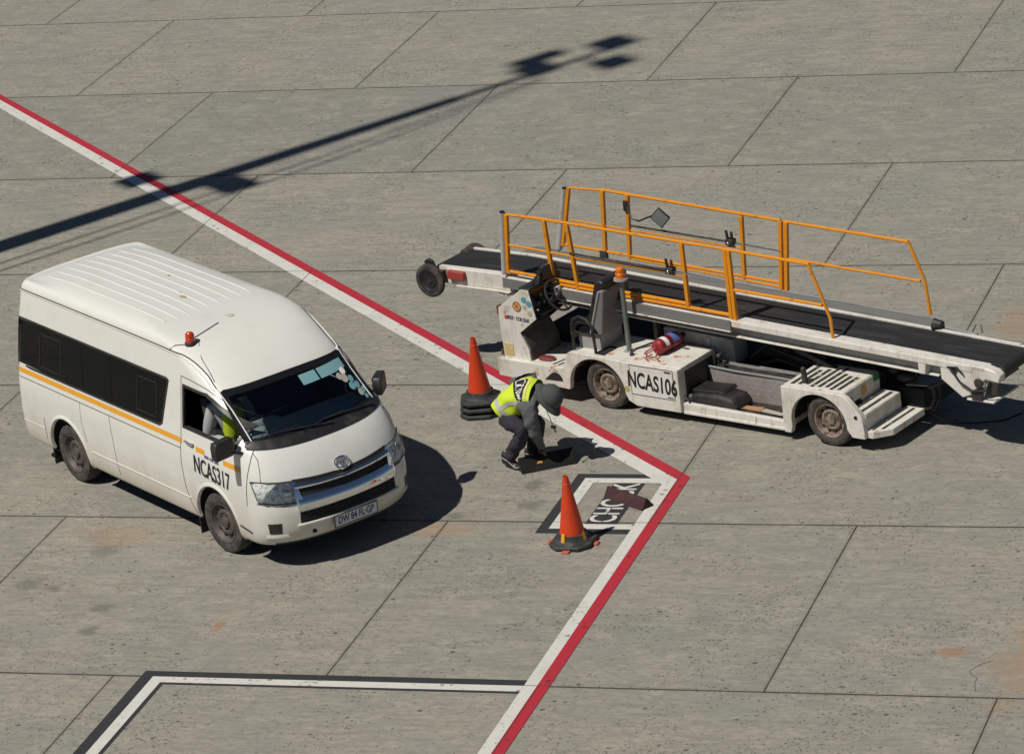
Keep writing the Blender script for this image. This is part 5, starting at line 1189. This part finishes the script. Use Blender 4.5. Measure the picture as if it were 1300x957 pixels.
hm, HX = head_mb(W_['hd'], hf, hu, 1.08); join_mesh(body, hm)
hand_mb(W_['wR']+V((.0, .01, -.02)), (.12, .28, -.95), (.0, .9, .25), .7, body, 1)
hand_mb(W_['wL'], (.35, -.45, -.75), (-.3, .3, -.6), .6, body, -1)
trs = skin('trousers', {'w': B('sp', .08), 'pel': (W_['pel']+V((.0, 0, .0)), (.150, .135)), 'hR': B('hR', .115), 'mR': (W_['hR'].lerp(W_['kR'], .55), .106), 'kR': B('kR', .090), 'cR': (W_['kR'].lerp(W_['aR'], .5), .086), 'aR': (W_['aR']+V((.015, -.01, -.015)), .066),
      'hL': B('hL', .115), 'mL': (W_['hL'].lerp(W_['kL'], .55), .106), 'kL': B('kL', .090), 'cL': (W_['kL'].lerp(W_['aL'], .5), .086), 'aL': (W_['aL']+V((.01, 0, -.015)), .066)},
      [('w', 'pel'), ('pel', 'hR'), ('hR', 'mR'), ('mR', 'kR'), ('kR', 'cR'), ('cR', 'aR'), ('pel', 'hL'), ('hL', 'mL'), ('mL', 'kL'), ('kL', 'cL'), ('cL', 'aL')], TROUS, wk, 3, 'pel')
jk = skin('jacket', {'pel': (W_['pel'].lerp(W_['sp'], .35)+V((0, 0, -.01)), (.135, .13)), 'sp': B('sp', (.14, .125)), 'ch': B('ch', (.15, .125)), 'nk': (W_['nk'], .075),
      'sR': B('sR', .095), 'mR': (W_['sR'].lerp(W_['eR'], .5)+V((-.005, -.01, 0)), .088), 'eR': B('eR', .078), 'fR': (W_['eR'].lerp(W_['wR'], .55), .054), 'wR': B('wR', .046),
      'sL': B('sL', .085), 'mL': (W_['sL'].lerp(W_['eL'], .5), .070), 'eL': B('eL', .062), 'fL': (W_['eL'].lerp(W_['wL'], .5), .052), 'wL': B('wL', .044)},
      [('pel', 'sp'), ('sp', 'ch'), ('ch', 'nk'), ('ch', 'sR'), ('sR', 'mR'), ('mR', 'eR'), ('eR', 'fR'), ('fR', 'wR'), ('ch', 'sL'), ('sL', 'mL'), ('mL', 'eL'), ('eL', 'fL'), ('fL', 'wL')], SLEEVE, wk, 3, 'ch')
clt = bpy.data.textures.new('cloth_folds', 'CLOUDS'); clt.noise_scale = .09; clt.noise_depth = 3
def crumple(o, s_):
    d_ = o.modifiers.new('folds', 'DISPLACE'); d_.texture = clt; d_.strength = s_; d_.mid_level = .5; d_.texture_coords = 'LOCAL'
crumple(trs, .06); crumple(jk, .055)
# vest: rings along the spine, width along the shoulder line
sa = (W_['sL']-W_['sR']).normalized()
def vring(t):
    A = [W_['pel']+V((.01, 0, .015)), W_['sp']+V((0, 0, .01)), W_['ch']+V((-.01, -.005, .005)), W_['ch'].lerp(W_['nk'], .75)]
    t3 = t*(len(A)-1); i = min(int(t3), len(A)-2); f_ = t3-i
    f2 = f_; c = A[i].lerp(A[i+1], f2); tan = (A[min(i+1, 3)]-A[max(i, 0)]).normalized()
    tw = smooth(0, .8, t); wd = V((0, 1, 0)).lerp(sa, tw); wd = (wd-tan*wd.dot(tan)).normalized(); up = tan.cross(wd); 
    if up.z < 0: up = -up
    wv_ = [.170, .180, .190, .172][i]*(1-f_)+[.170, .180, .190, .172][i+1]*f_; hv = [.158, .152, .148, .11][i]*(1-f_)+[.158, .152, .148, .11][i+1]*f_
    return c, wd, up, wv_, hv
def vpt(t, a, o=0.0):
    c, wd, up, wv_, hv = vring(t); fo = .004*math.sin(a*7+t*9)+.005*math.sin(a*3-t*17)
    ca, sa_ = math.cos(a), math.sin(a); e = .85
    return c+wd*(wv_+o+fo)*math.copysign(abs(ca)**e, ca)+up*(hv+o+fo)*math.copysign(abs(sa_)**e, sa_)
mb = MB(); AN = lin(0, 2*PI, 49); TS = lin(-.08, 1, 22)
mb.grid(lambda t, a: vpt(t, a), TS, AN); mb.build('hi_vis_vest', VEST, wk, smooth=80)
def tape(t0, t1, a0, a1, nt_=3, na=30, nm_='reflective_band'):
    mb = MB(); mb.grid(lambda t, a: vpt(t, a, .004), lin(t0, t1, nt_), lin(a0, a1, na)); mb.build(nm_, REFL, wk, smooth=80)
tape(.02, .12, -.4, PI+.4)
mb = MB(); mb.grid(lambda u, k: vpt(u, .42+.0*u + (.0 if k == 0 else .26), .0045), lin(.30, .93, 14), (0, 1)); mb.build('reflective_band', REFL, wk, smooth=80)
mb = MB(); mb.grid(lambda u, k: vpt(u, 2.72+(.0 if k == 0 else .28), .0045), lin(.12, .97, 14), (0, 1)); mb.build('reflective_band', REFL, wk, smooth=80)
# back panel with the crew number
pt = mb = MB(); mb.grid(lambda t, a: vpt(t, a, .006), lin(.53, .79, 5), lin(1.18, 2.66, 16)); pb = mb.build('number_panel', INK, wk, smooth=80)
mb = MB(); mb.grid(lambda t, a: vpt(t, a, .0055), lin(.80, .88, 3), lin(1.25, 2.5, 12)); mb.build('small_print_strip', M('pale_yellow_strip', (.72, .62, .20), .7), wk, smooth=80)
c1, c2 = vpt(.665, 1.6, .006), vpt(.80, 1.6, .006); tx = (vpt(.73, .95, 0)-vpt(.73, 2.25, 0)).normalized(); ctr = (vpt(.73, 1.6, .012)); ty = (c2-c1).normalized()
mbt = MB(); mbt.text('CRT086', .088, frame((0, 0, 0), (1, 0, 0), (0, 1, 0)), sx=.80, off=.001, thick=0)
um = max(v[0] for v in mbt.v); 
def onv(v):
    u = v[0]/um; a = 1.92+u*.66; t = .660+v[1]/.088*.215; return vpt(t, a, .009)
mbt.v = [tuple(onv(v)) for v in mbt.v]; mbt.build('vest_number', INKW, wk, smooth=0)
# cap
mb = MB(); mb.X = HX
vs = []; n = 28
for j in range(11):
    th = PI*.56*j/10
    for k in range(n):
        a = 2*PI*k/n; vs.append((math.sin(th)*math.cos(a)*.112, math.sin(th)*math.sin(a)*.128, .02+math.cos(th)*.12))
mb.add(vs, [(j*n+k, (j+1)*n+k, (j+1)*n+(k+1) % n, j*n+(k+1) % n) for j in range(10) for k in range(n)])
mb.grid(lambda r, a: Vector((math.cos(a)*.109*(1+.16*r), .0+math.sin(a)*.125*(1+(.62*r if math.sin(a) > 0 else .50*r)*abs(math.sin(a))**1.5), .005-.03*r-.02*r*r)), lin(0, 1, 5), lin(0, 2*PI, 37))
cp = mb.build('cap', CAPM, wk, smooth=60); so_ = cp.modifiers.new('t', 'SOLIDIFY'); so_.thickness = .004; crumple(cp, .012)
mb = MB(); mb.sphere(HX @ V((0, 0, .138)), .009, 8, 6); mb.build('cap_button', CAPM, wk)
# neck flap
mb = MB(); mb.grid(lambda r, a: HX @ V((math.sin(a)*(.10+.012*r), -math.cos(a)*(.112+.03*r), .01-.11*r)), lin(0, 1, 5), lin(-1.3, 1.3, 15)); nf = mb.build('neck_flap', CAPM, wk, smooth=60); nf.modifiers.new('t', 'SOLIDIFY').thickness = .003
# lanyard with badge
mb = MB(); p0 = W_['nk']+V((.05, -.05, -.05)); mb.tube([p0, p0+V((.04, -.03, -.10)), p0+V((.075, -.04, -.20)), p0+V((.10, -.05, -.28))], .005, 6); q = p0+V((.105, -.05, -.29)); mb.X = Matrix.Translation(q) @ Matrix.Rotation(.4, 4, 'X'); mb.box(-.03, .03, -.003, .003, -.02, .02); mb.X = Matrix.Identity(4); mb.tube([q, q+V((.02, -.01, -.06))], .009, 6); mb.build('lanyard', BLACK, wk)
for sd_ in 'RL':
    a, t_ = W_['a'+sd_], W_['t'+sd_]; d = (t_-a); d.z = 0; d.normalize(); base = V((a.x, a.y, 0))
    mb = MB(); r_ = V((-d.y, d.x, 0)); heel = -.07; tip = .20; lift = .05 if sd_ == 'R' else 0
    def sp_(u, v_): 
        x = heel+(tip-heel)*u; wdt = .050*(1-.35*(2*u-1)**4) - .006*math.sin(u*3); hh = (.115 if u < .35 else .115-.065*smooth(.35, .75, u)); hh *= 1-.5*smooth(.93, 1, u)
        lz = lift*max(0, 1-u*1.4); a_ = PI*v_; return base+d*x+r_*wdt*math.cos(a_)+V((0, 0, lz+.004+hh*math.sin(a_)**.6))
    mb.grid(sp_, lin(0, 1, 18), lin(0, 1, 14)); mb.add([sp_(0, v_) for v_ in lin(0, 1, 14)], [tuple(range(14))]); mb.add([sp_(1, v_) for v_ in lin(0, 1, 14)], [tuple(range(14))]); sh_ = mb.build('shoe', SHOE, wk, smooth=60)
    mb = MB(); mb.tube([sp_(u, .12)+r_*.002 for u in lin(.05, .9, 12)], .004, 5); mb.tube([sp_(.45, .8), sp_(.52, .5), sp_(.6, .2)], .004, 5); mb.tube([sp_(u, .88)-r_*.002 for u in lin(.05, .9, 12)], .004, 5); mb.build('shoe_stripe', SHOEW, sh_)
# driver in the minibus
def VWv(x, y, z): return V((-3.631, 1.780, 0))+V((math.cos(VYAW)*x-math.sin(VYAW)*y, math.sin(VYAW)*x+math.cos(VYAW)*y, z))
dr = empty('person', VWv(-.35, -.42, .9), VYAW); tag(dr, 'driver in a yellow vest and pale grey sleeves seated at the minibus wheel', 'person')
O_ = V((-.35, -.42, .9)); D_ = dict(pel=V((-.32, -.42, 1.02)), sp=V((-.27, -.43, 1.2)), ch=V((-.24, -.45, 1.38)), nk=V((-.24, -.44, 1.52)), hd=V((-.20, -.44, 1.67)), sR=V((-.34, -.62, 1.44)), eR=V((-.40, -.68, 1.12)), wR=V((-.05, -.58, 1.12)), sL=V((-.33, -.25, 1.45)), eL=V((-.22, -.20, 1.22)), wL=V((.06, -.30, 1.30)),
      hR=V((-.28, -.52, 1.02)), kR=V((.14, -.55, 1.04)), aR=V((.24, -.52, .78)), hL=V((-.28, -.32, 1.02)), kL=V((.14, -.32, 1.04)), aL=V((.24, -.32, .78)))
D_ = {k: v-O_ for k, v in D_.items()}
def DB(k, r): return (D_[k], r)
EE = [('pel', 'sp'), ('sp', 'ch'), ('ch', 'nk'), ('ch', 'sR'), ('sR', 'eR'), ('eR', 'wR'), ('ch', 'sL'), ('sL', 'eL'), ('eL', 'wL'), ('pel', 'hR'), ('hR', 'kR'), ('kR', 'aR'), ('pel', 'hL'), ('hL', 'kL'), ('kL', 'aL')]
db = skin('body', {'pel': DB('pel', .11), 'sp': DB('sp', .10), 'ch': DB('ch', .11), 'nk': DB('nk', .05), 'sR': DB('sR', .05), 'eR': DB('eR', .04), 'wR': DB('wR', .027), 'sL': DB('sL', .05), 'eL': DB('eL', .04), 'wL': DB('wL', .027), 'hR': DB('hR', .075), 'kR': DB('kR', .055), 'aR': DB('aR', .04), 'hL': DB('hL', .075), 'kL': DB('kL', .055), 'aL': DB('aL', .04)}, EE, [SKIN, INK], dr, 2)
hm, DX = head_mb(D_['hd'], (1, 0, -.1), (0, 0, 1)); join_mesh(db, hm)
hand_mb(D_['wR'], (1, .2, .1), (0, .5, .8), .8, db, 1); hand_mb(D_['wL'], (1, -.3, .1), (0, -.5, .8), .8, db, -1)
skin('shirt', {'pel': DB('pel', .13), 'sp': DB('sp', .125), 'ch': DB('ch', (.13, .12)), 'nk': DB('nk', .065), 'sR': DB('sR', .085), 'eR': DB('eR', .075), 'wR': DB('wR', .042), 'sL': DB('sL', .075), 'eL': DB('eL', .058), 'wL': DB('wL', .042)}, EE[:9], SLEEVEL, dr, 2)
skin('trousers', {'pel': DB('pel', .13), 'hR': DB('hR', .095), 'kR': DB('kR', .075), 'aR': DB('aR', .06), 'hL': DB('hL', .095), 'kL': DB('kL', .075), 'aL': DB('aL', .06)}, EE[9:], TROUS, dr, 2)
skin('hi_vis_vest', {'pel': DB('pel', .142), 'sp': DB('sp', .140), 'ch': DB('ch', (.155, .14)), 'up': (D_['ch'].lerp(D_['nk'], .6), .10)}, [('pel', 'sp'), ('sp', 'ch'), ('ch', 'up')], VEST, dr, 2)
mb = MB(); mb.X = DX; mb.add([(math.sin(PI*.6*j/8)*math.cos(2*PI*k/20)*.083, math.sin(PI*.6*j/8)*math.sin(2*PI*k/20)*.10-.01, .012+math.cos(PI*.6*j/8)*.115) for j in range(9) for k in range(20)], [(j*20+k, (j+1)*20+k, (j+1)*20+(k+1) % 20, j*20+(k+1) % 20) for j in range(8) for k in range(20)]); mb.build('hair', HAIR, dr, smooth=60)
# ------------------------------------------------------------------ floodlight mast standing outside the view, its shadow crosses the apron
ME = V((-15.42, 4.95, 0)); ms = empty('floodlight_mast', ME); tag(ms, 'tall grey apron floodlight mast outside the view that throws the long shadow', 'floodlight mast')
tn = math.tan(SUN_EL); c_ = V((math.cos(SUN_AZ), math.sin(SUN_AZ), 0)); n_ = V((-c_.y, c_.x, 0))
H = 25.6
mb = MB(); mb.cyl((0, 0, 0), (0, 0, 15.4), .30, .215, 24); mb.cyl((0, 0, 15.4), (0, 0, 21.8), .19, .13, 20); mb.cyl((0, 0, 21.8), (0, 0, H), .085, .07, 16); mb.build('mast_pole', GALV, ms)
mb = MB(); mb.cyl((0, 0, 0), (0, 0, .25), .5, .5, 24); mb.build('mast_base', GREYP, ms)
def flood(a, lat, h, w_=.62, hh=.42, d_=.30):
    off = c_*(7+a-h/tn)+n_*lat
    e = empty('floodlight', (off.x, off.y, h), SUN_AZ, ms)
    mb = MB(); mb.X = Matrix.Rotation(R(25), 4, 'Y'); mb.box(-d_/2, d_/2, -w_/2, w_/2, -hh/2, hh/2); mb.build('lamp_housing', GREYP, e, bevel=.03)
    mb = MB(); mb.X = Matrix.Rotation(R(25), 4, 'Y'); mb.box(-d_/2-.01, -d_/2+.002, -w_/2+.04, w_/2-.04, -hh/2+.04, hh/2-.04); mb.build('lamp_glass', LENS, e)
    MB().tube([(0, 0, h-.1), (off.x*.5, off.y*.5, h-.05), (off.x, off.y, h)], .035, 8).build('lamp_arm', GREYP, ms)
flood(2.71, .85, 14.9, .50); flood(3.38, -.50, 15.2, .62)
flood(9.30, .58, 24.6, .36, .5, .7); flood(8.95, .14, 24.2, .60); flood(10.40, .22, 25.6, .60, .5); flood(9.80, -.58, 25.2, .52, .45)
for k_ in (-.62, -.90):
    mb = MB(); q_ = [n_*k_*f2+V((0, 0, h2)) for f2, h2 in ((1, 0), (1, 12), (.9, 18), (.4, 23.8))]; mb.tube(q_, .024, 6); mb.build('mast_cable', BLACK, ms)
# ------------------------------------------------------------------ separate pieces become parts of their own
def islands(o):
    bm = bmesh.new(); bm.from_mesh(o.data); seen = set(); out = []
    bm.faces.ensure_lookup_table()
    for f in bm.faces:
        if f.index in seen: continue
        st = [f]; seen.add(f.index); g = []
        while st:
            q = st.pop(); g.append(q.index)
            for e in q.edges:
                for h in e.link_faces:
                    if h.index not in seen: seen.add(h.index); st.append(h)
        out.append(set(g))
    bm.free(); return out
def split(o):
    isl = islands(o)
    if len(isl) < 2: return
    src = o.data
    for n, g in enumerate(isl):
        me = src.copy(); bm = bmesh.new(); bm.from_mesh(me); bm.faces.ensure_lookup_table()
        bmesh.ops.delete(bm, geom=[f for f in bm.faces if f.index not in g], context='FACES'); bm.to_mesh(me); bm.free()
        if n == 0: o.data = me
        else:
            c = o.copy(); c.data = me; COL.objects.link(c); c.parent = o.parent
SPLIT = ('front_side_panel', 'rear_side_panel', 'wheel_housing', 'rusty_bracket', 'beam_stiffeners', 'tail_motor', 'hatch_slots', 'rear_stickers', 'tail_end_plate', 'console_stickers', 'sun_strip', 'windscreen_stickers', 'hydraulic_pipes', 'cup', 'roof_stain', 'deck_rust_stain', 'dash_switches', 'footwell_strips', 'antislip_strips', 'nose_linkage', 'seat', 'rear_linkage', 'deck_strap', 'engine', 'lift_frame', 'tail_hose', 'rear_hose')
for o in list(COL.objects):
    if o.type == 'MESH' and o.name.split('.')[0] in SPLIT and o.parent: split(o)
